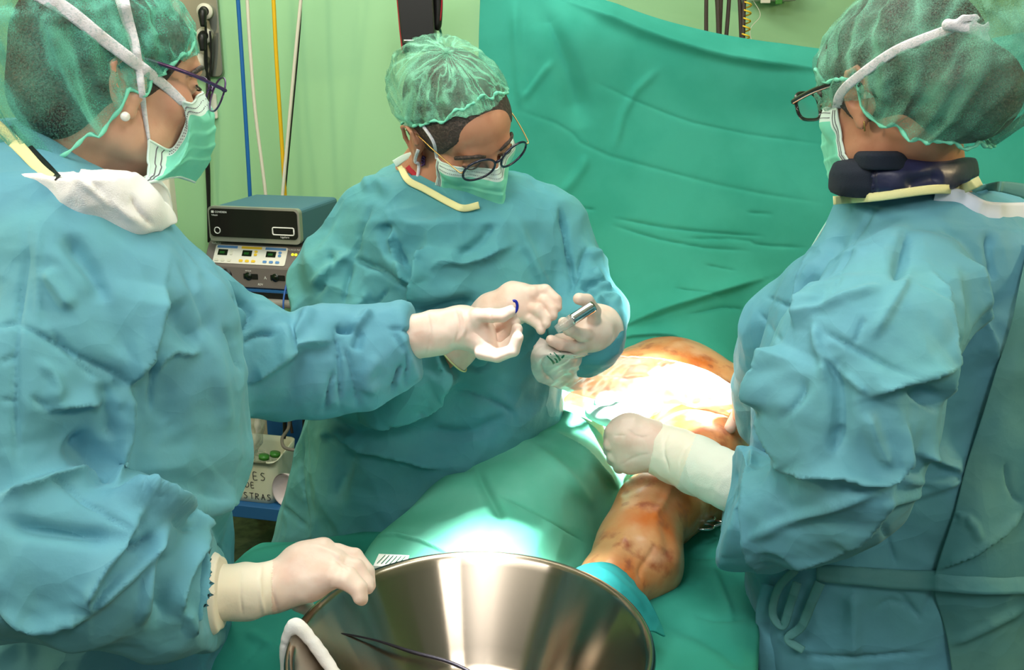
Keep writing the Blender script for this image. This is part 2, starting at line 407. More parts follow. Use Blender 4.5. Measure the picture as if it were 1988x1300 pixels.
class Field:
    def __init__(s, lo, hi, h):
        s.h = h; s.lo = np.array(lo, float); n = np.ceil((np.array(hi) - s.lo) / h).astype(int) + 1; s.n = n
        s.F = np.full(n, 0.2, dtype=np.float32)
    def sub(s, lo, hi):
        a = np.clip(np.floor((lo - s.lo) / s.h).astype(int), 0, s.n); b = np.clip(np.ceil((hi - s.lo) / s.h).astype(int) + 1, 0, s.n)
        if (b <= a).any(): return None
        sl = tuple(slice(a[i], b[i]) for i in range(3))
        ax = [s.lo[i] + s.h * np.arange(a[i], b[i]) for i in range(3)]
        return sl, ax[0][:, None, None], ax[1][None, :, None], ax[2][None, None, :]
    def add(s, lo, hi, fn, k=.01, op='u'):
        m = k + 3 * s.h
        r = s.sub(np.array(lo) - m, np.array(hi) + m)
        if r is None: return
        sl, X, Y, Z = r; f = fn(X, Y, Z)
        g = s.F[sl]
        s.F[sl] = smin(g, f, k) if op == 'u' else -smin(-g, f, k)
    def cone(s, a, ra, b, rb, k=.01, op='u', flat=None):
        a = np.array(a, float); b = np.array(b, float); e = b - a; L2 = (e ** 2).sum() + 1e-12; R = max(ra, rb)
        def fn(X, Y, Z):
            t = np.clip(((X - a[0]) * e[0] + (Y - a[1]) * e[1] + (Z - a[2]) * e[2]) / L2, 0, 1)
            dx = X - a[0] - t * e[0]; dy = Y - a[1] - t * e[1]; dz = Z - a[2] - t * e[2]
            if flat is not None:
                n, q = flat; q2 = q * q - 1; dn = dx * n[0] + dy * n[1] + dz * n[2]
                D = np.sqrt(np.maximum(dx * dx + dy * dy + dz * dz + dn * dn * q2, 0))
            else: D = np.sqrt(dx * dx + dy * dy + dz * dz)
            return D - (ra + (rb - ra) * t)
        s.add(np.minimum(a, b) - R, np.maximum(a, b) + R, fn, k, op)
    def chain(s, pts, k=.01, op='u', flat=None):
        """pts = [(px,py,Y,r) ...]"""
        Q = [(at(*p[:3]), p[3]) for p in pts]
        if len(Q) == 1: Q = Q * 2
        for (a, ra), (b, rb) in zip(Q, Q[1:]): s.cone(a, ra, b, rb, k, op, flat)
    def ell(s, c, r, Rm=None, k=.01, op='u'):
        c = np.array(c, float); r = np.array(r, float); Rm = np.eye(3) if Rm is None else Rm; R = r.max()
        def fn(X, Y, Z):
            x, y, z = X - c[0], Y - c[1], Z - c[2]
            q = [(Rm[0, i] * x + Rm[1, i] * y + Rm[2, i] * z) for i in range(3)]
            k0 = np.sqrt(sum((q[i] / r[i]) ** 2 for i in range(3))); k1 = np.sqrt(sum((q[i] / r[i] ** 2) ** 2 for i in range(3)))
            return k0 * (k0 - 1) / (k1 + 1e-9)
        s.add(c - R, c + R, fn, k, op)
    def column(s, rows, k=.02, sq=2.3):
        """rows = [(py, left px, right px, Y centre, Y half)]: a body whose outline is seen at those pixels"""
        rows = np.array(rows, float); T = rows[:, 0]
        cs = np.array([at(r[1 + j], r[0], r[3] + q * r[4]) for r in rows for j in (0, 1) for q in (-1, 1)])
        def fn(X, Y, Z):
            z = Z - CZ; d = np.maximum(Y * CP - z * SP, .05)
            px = 994 + FX * X / d; py = 650 - FX * (Y * SP + z * CP) / d; py = np.broadcast_to(py, px.shape)
            xl, xr, yc, yh = [np.interp(py, T, rows[:, i]) for i in (1, 2, 3, 4)]
            hw = (xr - xl) / 2; u = np.abs((px - (xl + xr) / 2) / hw); v = np.abs((Y - yc) / yh)
            hm = hw * d / FX
            f = (((u ** sq + v ** sq) ** (1 / sq)) - 1) * np.minimum(hm, yh)
            over = np.maximum(T[0] - py, py - T[-1]) * d / FX
            return np.maximum(f, over)
        s.add(cs.min(0), cs.max(0), fn, k)
    def cut(s, c, n, R):
        """remove what lies beyond the plane through c facing n, within R of c"""
        c = np.array(c, float); n = np.array(n, float); n /= np.linalg.norm(n)
        r = s.sub(c - R, c + R)
        if r is None: return
        sl, X, Y, Z = r
        f = -((X - c[0]) * n[0] + (Y - c[1]) * n[1] + (Z - c[2]) * n[2])   # inside removed region f<0
        ball = np.sqrt((X - c[0]) ** 2 + (Y - c[1]) ** 2 + (Z - c[2]) ** 2) - R
        s.F[sl] = np.maximum(s.F[sl], -np.maximum(f, ball))
    def mesh(s, smooth=2):
        F = s.F; h = s.h; nx, ny, nz = F.shape
        F[0] = F[-1] = .1; F[:, 0] = F[:, -1] = .1; F[:, :, 0] = F[:, :, -1] = .1
        I = F < 0
        c = np.zeros((nx - 1, ny - 1, nz - 1), np.uint8)
        for a in (0, 1):
            for b in (0, 1):
                for g in (0, 1): c += I[a:nx - 1 + a, b:ny - 1 + b, g:nz - 1 + g]
        act = np.argwhere((c > 0) & (c < 8)); S = np.zeros((len(act), 3)); C = np.zeros(len(act))
        cor = [(a, b, g) for a in (0, 1) for b in (0, 1) for g in (0, 1)]
        val = {q: F[act[:, 0] + q[0], act[:, 1] + q[1], act[:, 2] + q[2]] for q in cor}
        for q in cor:
            for ax in range(3):
                if q[ax] == 0:
                    p = list(q); p[ax] = 1; p = tuple(p); A, B = val[q], val[p]; m = (A < 0) != (B < 0)
                    t = np.where(m, A / np.where(m, A - B, 1), 0)
                    pos = np.array(q, float)[None] + t[:, None] * np.eye(3)[ax][None]
                    S += pos * m[:, None]; C += m
        V = s.lo + h * (act + S / C[:, None])
        idm = np.full((nx - 1, ny - 1, nz - 1), -1, np.int64); idm[act[:, 0], act[:, 1], act[:, 2]] = np.arange(len(act))
        Q = []
        for ax in range(3):
            o1, o2 = [(1, 2), (2, 0), (0, 1)][ax]
            sl0 = [slice(None)] * 3; sl1 = [slice(None)] * 3; sl0[ax] = slice(0, -1); sl1[ax] = slice(1, None)
            ch = np.argwhere(I[tuple(sl0)] != I[tuple(sl1)])
            ch = ch[(ch[:, o1] > 0) & (ch[:, o2] > 0)]
            ins = I[ch[:, 0], ch[:, 1], ch[:, 2]]
            def cell(d1, d2):
                q = ch.copy(); q[:, o1] -= d1; q[:, o2] -= d2; return idm[q[:, 0], q[:, 1], q[:, 2]]
            f = np.stack([cell(1, 1), cell(0, 1), cell(0, 0), cell(1, 0)], 1)
            f[~ins] = f[~ins][:, ::-1]; Q.append(f)
        Q = np.concatenate(Q); Q = Q[(Q >= 0).all(1)]
        V = relax(V, Q, smooth, .5)
        return V, Q

def cloth(V, F, strokes=(), crumple=(), fine=1.0, seed=0, after=1, amp=1.0):
    """crumple = [(cell size m or (x,y,z), height mm), ...]"""
    for i, (cs, hmm) in enumerate(crumple):
        N = normals(relax(V, F, 3), F); cs = np.array(cs if isinstance(cs, tuple) else (cs,) * 3, float)
        P = V / cs
        wob = np.stack([vnoise(P * .7, seed + 5 + k + i * 9) for k in range(3)], 1) * 1.4
        h = crease(P + wob, seed + i * 17) - .5
        if i == 0 and len(crumple) > 1: h = h * (.35 + 1.3 * vnoise(V / .17, seed + 77))
        V = V + N * (h * hmm * .001)[:, None]
    if len(strokes):
        N = normals(relax(V, F, 3), F); V = folds(V, N, strokes, amp)
    return relax(V, F, after, .4) if after else V

# ---------------------------------------------------------------- sheets, tubes
def cr(P, n):
    """Catmull-Rom through control points, n samples"""
    P = np.asarray(P, float); m = len(P)
    if m == 2: return np.stack([P[0] + (P[1] - P[0]) * t for t in np.linspace(0, 1, n)])
    Q = np.concatenate([[2 * P[0] - P[1]], P, [2 * P[-1] - P[-2]]]); t = np.linspace(0, m - 1 - 1e-9, n); i = np.floor(t).astype(int)
    f = (t - i).reshape((-1,) + (1,) * (P.ndim - 1))
    a, b, c, d = Q[i], Q[i + 1], Q[i + 2], Q[i + 3]
    return .5 * (2 * b + (c - a) * f + (2 * a - 5 * b + 4 * c - d) * f ** 2 + (3 * b - a - 3 * c + d) * f ** 3)
def gridf(n, m, closed=False):
    i, j = np.meshgrid(np.arange(n if closed else n - 1), np.arange(m - 1), indexing='ij'); i2 = (i + 1) % n
    return np.stack([i * m + j, i2 * m + j, i2 * m + j + 1, i * m + j + 1], -1).reshape(-1, 4)
def sheet(name, ctrl, n, m, mats, parent=None, strokes=(), crumple=(), solid=.002, seed=0, amp=1.0, raw=False, flip=False, after=0):
    """ctrl[i][j] = (px, py, Y)"""
    C = np.array([[at(*p) for p in r] for r in ctrl]) if not raw else np.array(ctrl, float)
    A = cr(C, n); B = cr(np.swapaxes(A, 0, 1), m); P = np.swapaxes(B, 0, 1); V = P.reshape(-1, 3); F = gridf(n, m)
    if flip: F = F[:, ::-1]
    N = normals(V, F); view = V - CAM
    if ((N * view).sum(1)).mean() > 0: F = F[:, ::-1]
    V = cloth(V, F, strokes, crumple, seed=seed, after=after)
    u, v = np.meshgrid(np.linspace(0, 1, n), np.linspace(0, 1, m), indexing='ij')
    return mk(name, V, F, mats, parent, uv=np.stack([u.ravel(), v.ravel()], 1), solid=solid)
def tube_vf(P, r, k=10, caps=True, flat=None):
    P = np.asarray(P, float); n = len(P); r = np.broadcast_to(np.asarray(r, float), (n,))
    T = np.gradient(P, axis=0); T /= np.linalg.norm(T, axis=1, keepdims=True) + 1e-12
    up = np.array([0, 0, 1.0]) if abs(T[0][2]) < .9 else np.array([0, 1.0, 0]); U = np.zeros_like(P)
    u = up - T[0] * (up @ T[0]); u /= np.linalg.norm(u)
    for i in range(n):
        u = u - T[i] * (u @ T[i]); u /= np.linalg.norm(u) + 1e-12; U[i] = u
    W = np.cross(T, U); a = np.linspace(0, 2 * np.pi, k, endpoint=False)
    V = P[:, None] + r[:, None, None] * (np.cos(a)[None, :, None] * U[:, None] + np.sin(a)[None, :, None] * W[:, None])
    F = [(i * k + j, i * k + (j + 1) % k, (i + 1) * k + (j + 1) % k, (i + 1) * k + j) for i in range(n - 1) for j in range(k)]
    F = [f[::-1] for f in F]
    if caps: F.append(tuple(range(k))); F.append(tuple(range((n - 1) * k, n * k))[::-1])
    return V.reshape(-1, 3), F
def tube(name, pts, r, m, parent=None, n=60, k=10, raw=False):
    P = np.array([at(*p) for p in pts]) if not raw else np.array(pts, float)
    P = cr(P, n); rr = r if np.isscalar(r) else np.interp(np.linspace(0, 1, n), np.linspace(0, 1, len(r)), r)
    V, F = tube_vf(P, rr, k); return mk(name, V, F, m, parent)
def ribbon(name, pts, wdt, m, parent=None, n=60, raw=False, face=None, solid=.0008, crump=0.0, seed=0):
    """flat band; its width lies across the path and across the direction face(P)"""
    P = np.array([at(*p) for p in pts]) if not raw else np.array(pts, float)
    P = cr(P, n); T = np.gradient(P, axis=0); T /= np.linalg.norm(T, axis=1, keepdims=True) + 1e-12
    Nn = (P - np.array(face)) if face is not None else (CAM - P); Nn /= np.linalg.norm(Nn, axis=1, keepdims=True)
    W = np.cross(T, Nn); W /= np.linalg.norm(W, axis=1, keepdims=True) + 1e-12
    ww = wdt if np.isscalar(wdt) else np.interp(np.linspace(0, 1, n), np.linspace(0, 1, len(wdt)), wdt)
    ww = np.broadcast_to(np.asarray(ww, float), (n,)); q = np.linspace(-.5, .5, 7)
    V = P[:, None] + W[:, None] * (ww[:, None] * q[None])[..., None]
    V = V + Nn[:, None] * (.0015 * np.cos(q * np.pi))[None, :, None]
    V = V.reshape(-1, 3)
    if crump: V = V + (np.repeat(Nn, 7, 0)) * ((vnoise(V / .012, seed) - .5) * crump)[:, None]
    return mk(name, V, gridf(n, 7), m, parent, solid=solid)
def boxv(c, s, Rm=None, bev=0.0):
    c = np.array(c, float); s = np.array(s, float) / 2
    V = np.array([[x, y, z] for x in (-1, 1) for y in (-1, 1) for z in (-1, 1)]) * s
    if Rm is not None: V = V @ np.asarray(Rm).T
    F = [(0, 1, 3, 2), (4, 6, 7, 5), (0, 4, 5, 1), (2, 3, 7, 6), (0, 2, 6, 4), (1, 5, 7, 3)]
    return V + c, F
def box(name, c, s, m, parent=None, Rm=None, bev=0.0):
    V, F = boxv(c, s, Rm); o = mk(name, V, F, m, parent, smooth=False)
    if bev:
        b = o.modifiers.new('b', 'BEVEL'); b.width = bev; b.segments = 3; b.limit_method = 'ANGLE'
    return o
def text(name, s, c, Rm, size, m, parent, depth=.0004, shear=0):
    cu = bpy.data.curves.new(name, 'FONT'); cu.body = s; cu.size = size; cu.extrude = depth; cu.shear = shear; cu.resolution_u = 2
    t = bpy.data.objects.new('t', cu); col.objects.link(t)
    dg = bpy.context.evaluated_depsgraph_get(); me = bpy.data.meshes.new_from_object(t.evaluated_get(dg))
    V = np.array([v.co[:] for v in me.vertices]) @ np.asarray(Rm).T + np.array(c); F = [tuple(p.vertices) for p in me.polygons]
    bpy.data.objects.remove(t); bpy.data.curves.remove(cu); bpy.data.meshes.remove(me)
    return mk(name, V, F, m, parent, smooth=False)
def strokes3d(name, lines, f, r, m, parent):
    """handwriting: lines in local 2-D mapped by f, as thin pen strokes"""
    VV, FF, b = [], [], 0
    for ln in lines:
        P = np.array([f(*p) for p in ln]); P = cr(P, max(4, 4 * len(ln))) if len(ln) > 2 else cr(P, 4)
        V, F = tube_vf(P, r, 5); VV.append(V); FF += [tuple(i + b for i in q) for q in F]; b += len(V)
    return mk(name, np.concatenate(VV), FF, m, parent)
def rotz(a): c, s = math.cos(a), math.sin(a); return np.array([[c, -s, 0], [s, c, 0], [0, 0, 1]])
# ================================================================ the room
def struct(o): o['kind'] = 'structure'; return o
def slab(name, lo, hi, m):
    lo, hi = np.array(lo, float), np.array(hi, float); return struct(box(name, (lo + hi) / 2, hi - lo, m))
WY = 3.5
slab('floor', (-3, -1.5, -.1), (3, WY, 0), M['floor'])
slab('wall_back', (-3, WY, 0), (3, WY + .1, 3), M['wall'])
slab('wall_left', (-3.1, -1.5, 0), (-3, WY + .1, 3), M['wall'])
slab('wall_right', (3, -1.5, 0), (3.1, WY + .1, 3), M['wall'])
slab('ceiling', (-3, -1.5, 3), (3, WY, 3.1), M['ceiling'])

def Yz(px, py, z):
    v = (650.0 - py) / FX
    return (CZ - z) * (CP + v * SP) / (SP - v * CP)
def atz(px, py, z): return at(px, py, Yz(px, py, z))

# ================================================================ people
class Head:
    def __init__(s, px, py, Y, yaw, pitch, roll=0, sc_=1.0):
        a, t, r = map(math.radians, (yaw, pitch, roll))
        F = np.array([math.cos(a) * math.cos(t), math.sin(a) * math.cos(t), -math.sin(t)])
        U = np.array([math.cos(a) * math.sin(t), math.sin(a) * math.sin(t), math.cos(t)])
        R = np.cross(F, U)
        U2 = U * math.cos(r) + R * math.sin(r); R2 = R * math.cos(r) - U * math.sin(r)
        s.c = at(px, py, Y); s.R = np.stack([R2, F, U2], 1); s.s = sc_
    def __call__(s, *p):
        p = np.array(p[0] if len(p) == 1 else p, float); return s.c + s.s * (p @ s.R.T)
    def dir(s, *p): return s.R @ np.array(p, float)

def head_field(H, neck, chest, lo, hi, h=.0024, smile=False):
    f = Field(lo, hi, h); q = H.s
    E = lambda c, r, k=.012, op='u', Rm=None: f.ell(H(*c), np.array(r) * q, H.R if Rm is None else H.R @ Rm, k, op)
    Cn = lambda a, ra, b, rb, k=.008, op='u', flat=None: f.cone(H(*a), ra * q, H(*b), rb * q, k, op, flat)
    E((0, -.014, .03), (.076, .096, .086))
    E((0, .03, -.04), (.058, .062, .074), .02)
    E((0, .052, .035), (.058, .044, .05), .02)
    Cn((-.03, .087, .014), .009, (.03, .087, .014), .009, .016)
    for g in (-1, 1):
        E((g * .043, .052, -.028), (.024, .026, .024), .018)
        E((g * .048, .012, -.07), (.018, .03, .024), .02)
        E((g * .033, .1, -.004), (.018, .012, .0125), .008, 's')
        E((g * .031, .0765, -.003), (.0142, .0135, .0125), .003)
        Cn((g * .046, .083, -.002), .002, (g * .019, .0885, -.003), .0022, .004)      # lid edge
        E((g * .011, .103, -.042), (.0085, .0105, .0075), .006)
        # ear
        Re = rotz(g * math.radians(-18))
        E((g * .079, -.014, -.008), (.0065, .0195, .03), .004, 'u', Re)
        E((g * .078, -.006, -.002), (.012, .014, .022), .006)
        for (a, b) in [((.0865, .006, .006), (.0885, -.004, .024)), ((.0885, -.004, .024), (.0895, -.02, .027)), ((.0895, -.02, .027), (.0895, -.033, .014)),
                       ((.0895, -.033, .014), (.087, -.031, -.008)), ((.087, -.031, -.008), (.083, -.019, -.028))]:
            Cn((g * a[0], a[1], a[2]), .0036, (g * b[0], b[1], b[2]), .0036, .002)
        E((g * .080, -.0125, -.036), (.0055, .009, .0115), .004)
        E((g * .0885, -.012, -.006), (.006, .009, .015), .003, 's')
        E((g * .082, .004, -.008), (.004, .004, .006), .002)                            # tragus
    Cn((0, .092, .004), .008, (0, .112, -.034), .0095, .01)
    E((0, .108, -.037), (.013, .010, .009), .006)
    Cn((-.018, .09, -.066), .0065, (.018, .09, -.066), .0065, .008)
    Cn((-.014, .09, -.076), .0065, (.014, .09, -.076), .0065, .006)
    E((0, .078, -.098), (.024, .02, .018), .014)
    f.cone(H(0, -.03, -.045), .056 * q, neck, .058, .03)
    f.cone(neck, .058, chest, .075, .04)
    return f

def coarse(parts, h=.014):
    P = [np.array(p[0]) for c in parts for p in c]; R = max(p[1] for c in parts for p in c)
    f = Field(np.min(P, 0) - R - .03, np.max(P, 0) + R + .03, h)
    for c in parts:
        for (a, ra), (b, rb) in zip(c, c[1:]): f.cone(a, ra, b, rb, .04)
    return f.mesh(2)
def merge(*vf):
    VV, FF, b = [], [], 0
    for V, F in vf: VV.append(V); FF.append(F + b); b += len(V)
    return np.concatenate(VV), np.concatenate(FF)

def body(H, neck, chest, hips, feet, arms, m, parent, h=.0024):
    pts = np.array([H(x, y, z) for x in (-.1, .1) for y in (-.13, .14) for z in (-.13, .13)] + [neck - .08, neck + .08, chest - .09, chest + .09])
    f = head_field(H, neck, chest, pts.min(0), pts.max(0), h); V, F = f.mesh(1)
    sh = [a[0][0] for a in arms]
    parts = [[(chest, .08), (hips, .1)]] + [[(chest, .07)] + a for a in arms]
    for g in (-1, 1):
        hp = hips + np.array([g * .09, 0, -.03]); ft = feet + np.array([g * .1, 0, .05])
        parts.append([(hp, .09), ((hp + ft) / 2, .06), (ft, .042)]); parts.append([(ft, .045), (ft + np.array([0, -.12, -.015]), .035)])
    V2, F2 = coarse(parts)
    V, F = merge((V, F), (V2, F2))
    return mk('body', V, F, m, parent)

def ss(x): x = np.clip(x, 0, 1); return x * x * (3 - 2 * x)
def conform(V, c, tree, gap):
    """lift points outward from c until they lie at least gap above the surface"""
    V = V.copy()
    for i, p in enumerate(V):
        d = p - c; L_ = np.linalg.norm(d); d = d / L_; far = c + d * .3
        for t in tree:
            h = t.ray_cast(Vector(far), Vector(-d), .3)
            if h[0] is not None:
                r = .3 - h[3] + gap
                if r > L_: V[i] = c + d * r; L_ = r
    return V

def cap(H, m, parent, rim=(.055, -.012, -.085), c=(0, -.035, .03), r=(.098, .135, .105), el0=-22, pleats=26, seed=1, puff=.004, name='surgical_cap', crum=6, tilt=0, over=None, bp=1.2, elf=None):
    n, k = 220, 70; a = np.linspace(0, 2 * np.pi, n, endpoint=False); t = np.linspace(0, 1, k); A, T = np.meshgrid(a, t, indexing='ij')
    ca, sa = np.cos(A), np.sin(A)
    zf, ze, zb = rim; zr = np.where(ca > 0, ze + (zf - ze) * np.abs(ca) ** 1.3, ze + (zb - ze) * np.abs(ca) ** bp)
    wob = .004 * np.sin(A * 11 + seed) + .003 * np.sin(A * 17 + 2 * seed)
    hf = np.sqrt(np.clip(1 - (np.maximum(zr - .03, 0) / .112) ** 2, .05, 1))
    Rm = np.stack([.0835 * sa * hf, -.016 + .101 * ca * hf, zr + wob], -1)
    e0 = np.radians(el0 + ((el0 if elf is None else elf) - el0) * ss((ca + .1) / .8)); el = e0 + (np.pi / 2 - e0) * T ** 1.05
    D = np.stack([c[0] + r[0] * sa * np.cos(el), c[1] + r[1] * ca * np.cos(el), c[2] + r[2] * np.sin(el)], -1)
    s = ss(T / .26)[..., None]; P = Rm * (1 - s) + D * s
    out = P - np.array([0, -.02, .02]); out /= np.linalg.norm(out, axis=-1, keepdims=True)
    ph = A * pleats + 2.5 * np.sin(A * 3 + seed) + 1.2 * np.sin(A * 7 + 2 * seed) + 1.5 * np.sin(T * 3 + A * 2)
    fade = (1 - ss(T / .75)) * .8 + .12
    P = P + out * (puff * fade * (1 - 2 * np.abs(np.sin(ph / 2))) )[..., None]
    V = H(P.reshape(-1, 3)); F = gridf(n, k, True)
    if over: V = conform(V, H(0, -.02, .0), over, .003); V = relax(V, F, 1)
    N = normals(V, F); cen = H(0, -.02, .03)
    if ((V - cen) * N).sum(1).mean() < 0: F = F[:, ::-1]; N = -N
    nz = crease(V / .03 + 1.5 * np.stack([vnoise(V / .04, seed + i) for i in range(3)], 1), seed) - .45
    V = V + N * (nz * crum * .001 * np.repeat(ss(np.tile(t, 1) / .2)[None], n, 0).ravel())[:, None]
    uv = np.stack([A.ravel() / (2 * np.pi), T.ravel()], 1)
    o = mk(name, V, F, m, parent, uv=uv)
    rimV = V.reshape(n, k, 3)[:, 0]
    P = np.concatenate([rimV, rimV[:3]]); Vt, Ft = tube_vf(P, .0022 + .0008 * np.sin(np.arange(len(P)) * 1.3), 6)
    mk('elastic_hem', Vt, Ft, M['mask'], o)
    return o

def hair(H, parent, line=((.087, .066), (.01, -.04)), off=.007, low=-.085, m=None, back=0.0):
    a, b = [np.array(q) for q in line]; d = b - a; n = np.array([0, -d[1], d[0]]); n /= np.linalg.norm(n)
    if n[1] < 0: n = -n
    pts = np.array([H(x, y, z) for x in (-.1, .1) for y in (-.15, .14) for z in (-.13, .14)])
    f = Field(pts.min(0), pts.max(0), .003); q = H.s
    f.ell(H(0, -.014, .032), (np.array((.076, .096, .086)) + off) * q, H.R, 0)
    f.ell(H(0, .04, .032), np.array((.061 + off, .05 + off * .6, .055)) * q, H.R, .02)
    f.ell(H(0, -.06 - back, -.02), np.array((.066, .06, .06)) * q, H.R, .02)
    f.cut(H(0, a[0], a[1]), H.dir(*n), .5)
    f.cut(H(0, 0, low), H.dir(0, 0, -1), .5)
    for g in (-1, 1): f.ell(H(g * .088, -.012, -.012), (.02, .022, .032), H.R, .004, 's')
    V, F = f.mesh(2)
    return mk('hair', V, F, m or M['hair'], parent)

def mask_pt(u, v, droop=0.0):
    """u -1..1 across the face, v 0..1 from the nose bridge to under the chin (head coordinates)"""
    y0 = np.interp(v, [0, .22, .5, .8, 1], [.104, .127, .128, .118, .1]); z = np.interp(v, [0, 1], [-.012, -.126])
    a = np.abs(u); x = np.sign(u) * np.interp(a, [0, .2, .5, .8, 1], [0, .017, .045, .064, .0665])
    ys = np.interp(v, [0, .5, 1], [.036, .03, .016])
    sh = np.interp(a, [0, .12, .35, .7, 1], [0, .04, .3, .78, 1.0])
    sh2 = np.interp(a, [0, .12, .35, .7, 1], [0, .1, .38, .78, 1.0])
    w_ = np.clip(v * 2, 0, 1); sh = sh * (1 - w_) + sh2 * w_
    y = y0 + (ys - y0) * sh
    z = z + a * np.interp(v, [0, .5, 1], [.0, 0, .026])
    return np.stack([x, y, z], -1)
def mask(H, parent, seed=0, shift=(0, 0, 0), fn=None, over=None):
    n, k = 90, 80; u, v = np.meshgrid(np.linspace(-1, 1, n), np.linspace(0, 1, k), indexing='ij')
    P = (fn or mask_pt)(u, v) + np.array(shift)
    for vc in (.36, .55, .72):   # pleats
        t = (v - vc) / .05; st = np.where(t > 0, np.exp(-t * .7), np.exp(t * 5)) * .0035 * (1 - u ** 2 * .5)
        P[..., 1] += st
    V = H(P.reshape(-1, 3)); F = gridf(n, k)
    if over: V = conform(V, H(0, .0, -.045), over, .0025); V = relax(V, F, 3)
    N = normals(V, F)
    if ((V - H(0, 0, -.06)) * N).sum(1).mean() < 0: F = F[:, ::-1]; N = -N
    V = V + N * ((crease(V / .025, seed) - .5) * .003)[:, None]
    V = relax(V, F, 1)
    i, j = np.meshgrid(np.arange(n - 1), np.arange(k - 1), indexing='ij'); fm = ((j < 12) | (i < 7) | (i > n - 9)).astype(int).ravel()
    o = mk('face_mask', V, F, [M['mask'], M['mask_white']], parent, fmat=fm, solid=.0014)
    G = V.reshape(n, k, 3)
    edge = np.concatenate([G[:, 0], G[-1, 1:], G[::-1, -1][1:], G[0, ::-1][1:-1], G[:3, 0]])
    Vt, Ft = tube_vf(edge, .0017, 6); mk('edge_binding', Vt, Ft, M['mask_white'], o)
    # rows of stitched dots
    VV, FF, b = [], [], 0
    def dot(Pc, r=.0007):
        nonlocal b
        Vd, Fd = boxv(Pc, (r * 1.6, r * 1.6, r * 1.6)); VV.append(Vd); FF.extend([tuple(x + b for x in q) for q in Fd]); b += 8
    for j in (5, 9):
        for i in range(8, n - 8, 1): dot(G[i, j] + N.reshape(n, k, 3)[i, j] * .0009)
    for i in (3, 5):
        for j in range(3, k - 3): dot(G[i, j] + N.reshape(n, k, 3)[i, j] * .0009); dot(G[n - 1 - i, j] + N.reshape(n, k, 3)[n - 1 - i, j] * .0009)
    mk('stitching', np.concatenate(VV), FF, M['slate'], o, smooth=False)
    return o, G

def glasses(H, parent, fm, lens_w=.026, lens_h=.021, pos=(.034, .122, -.008), tilt=12, rim=.0016, temple=.0018, square=2.0, tm=None, ear=(.082, -.012, .018), tdrop=.0, clear=True, name='glasses'):
    e = None; tl = math.radians(tilt); a = np.linspace(0, 2 * np.pi, 49)
    def lens_pt(g, ca, sa, dd=0):
        x = pos[0] + np.sign(ca) * np.abs(ca) ** (2 / square) * lens_w; z = np.sign(sa) * np.abs(sa) ** (2 / square) * lens_h
        return np.stack([g * x, pos[1] - .18 * (x - pos[0]) + z * math.sin(tl) * -1 * 0 + z * -math.tan(-tl) + dd, pos[2] + z], -1)
    VV, FF, b = [], [], 0
    def put(P, r, k=8):
        nonlocal b
        V, F = tube_vf(P, r, k); VV.append(V); FF.extend([tuple(i + b for i in q) for q in F]); b += len(V)
    for g in (-1, 1): put(H(lens_pt(g, np.cos(a), np.sin(a))), rim)
    bx = pos[0] - lens_w
    put(H(cr(np.array([[-bx, pos[1] + .004, pos[2] + .004], [0, pos[1] + .008, pos[2] + .009], [bx, pos[1] + .004, pos[2] + .004]]), 12)), rim * 1.15)
    fr = mk('glasses', np.concatenate(VV), FF, fm, parent); fr['label'] = name
    for g in (-1, 1):
        hx = pos[0] + lens_w
        P = np.array([[g * hx, pos[1] - .005, pos[2] + .006], [g * (hx + .006), pos[1] - .008, pos[2] + .007], [g * (ear[0] - .006), (pos[1] + ear[1]) / 2, (pos[2] + ear[2]) / 2 + .006],
                      [g * ear[0], ear[1], ear[2]], [g * (ear[0] + .002), ear[1] - .02, ear[2] - .012]])
        tube('temple_arm', [H(*p) for p in P], temple, tm or fm, fr, n=40, k=8, raw=True)
        if clear:
            rr = np.linspace(0, 1, 7); A, Rr = np.meshgrid(a[:-1], rr, indexing='ij')
            Q = lens_pt(g, np.cos(A), np.sin(A)); cen = np.array([g * pos[0], pos[1], pos[2]])
            Q = cen + (Q - cen) * Rr[..., None]; Q[..., 1] += .002 * (1 - Rr ** 2)
            mk('lens', H(Q.reshape(-1, 3)), gridf(48, 7, True), M['lens'], fr)
    return fr

def brows(H, parent, m):
    for g in (-1, 1):
        VV, FF, b = [], [], 0
        P = np.array([[g * .014, .0975, .012], [g * .028, .0975, .019], [g * .044, .087, .017], [g * .054, .072, .009]])
        V, F = tube_vf(H(cr(P, 20)), .0032, 6); VV.append(V); FF += [tuple(i + b for i in q) for q in F]; b += len(V)
        mk('eyebrow', np.concatenate(VV), FF, m, parent); VV, FF, b = [], [], 0
        P = np.array([[g * .0475, .082, -.003], [g * .039, .0915, -.0075], [g * .028, .0925, -.0085], [g * .018, .089, -.006]])
        V, F = tube_vf(H(cr(P, 16)), .0013, 5); VV.append(V); FF += [tuple(i + b for i in q) for q in F]; b += len(V)
        mk('eyelashes', np.concatenate(VV), FF, m, parent)

def glove(name, chains, h, parent, m, palm=(), cuts=(), k=.006, kf=.0022, strokes=(), extra=(), cuffx=None):
    """palm chains melt together; each finger chain stays apart"""
    allp = [p for c in list(palm) + list(chains) for p in c]
    P = np.array([at(*p[:3]) for p in allp]); R = max(p[3] for p in allp)
    f = Field(P.min(0) - R - .01, P.max(0) + R + .01, h)
    for c in palm: f.chain(c, .012)
    for c in chains: f.chain(c, kf)
    for (c, n, r) in cuts: f.cut(at(*c), n, r)
    V, F = f.mesh(2)
    V = V + normals(V, F) * ((vnoise(V / .012, 3) - .5) * .0012)[:, None]
    if strokes: V = folds(V, normals(V, F), strokes)
    fm = None
    if cuffx: fm = (proj(V[F[:, 0]])[0] < cuffx).astype(int)
    return mk(name, V, F, [m, M['glove_cuff']], parent, fmat=fm)

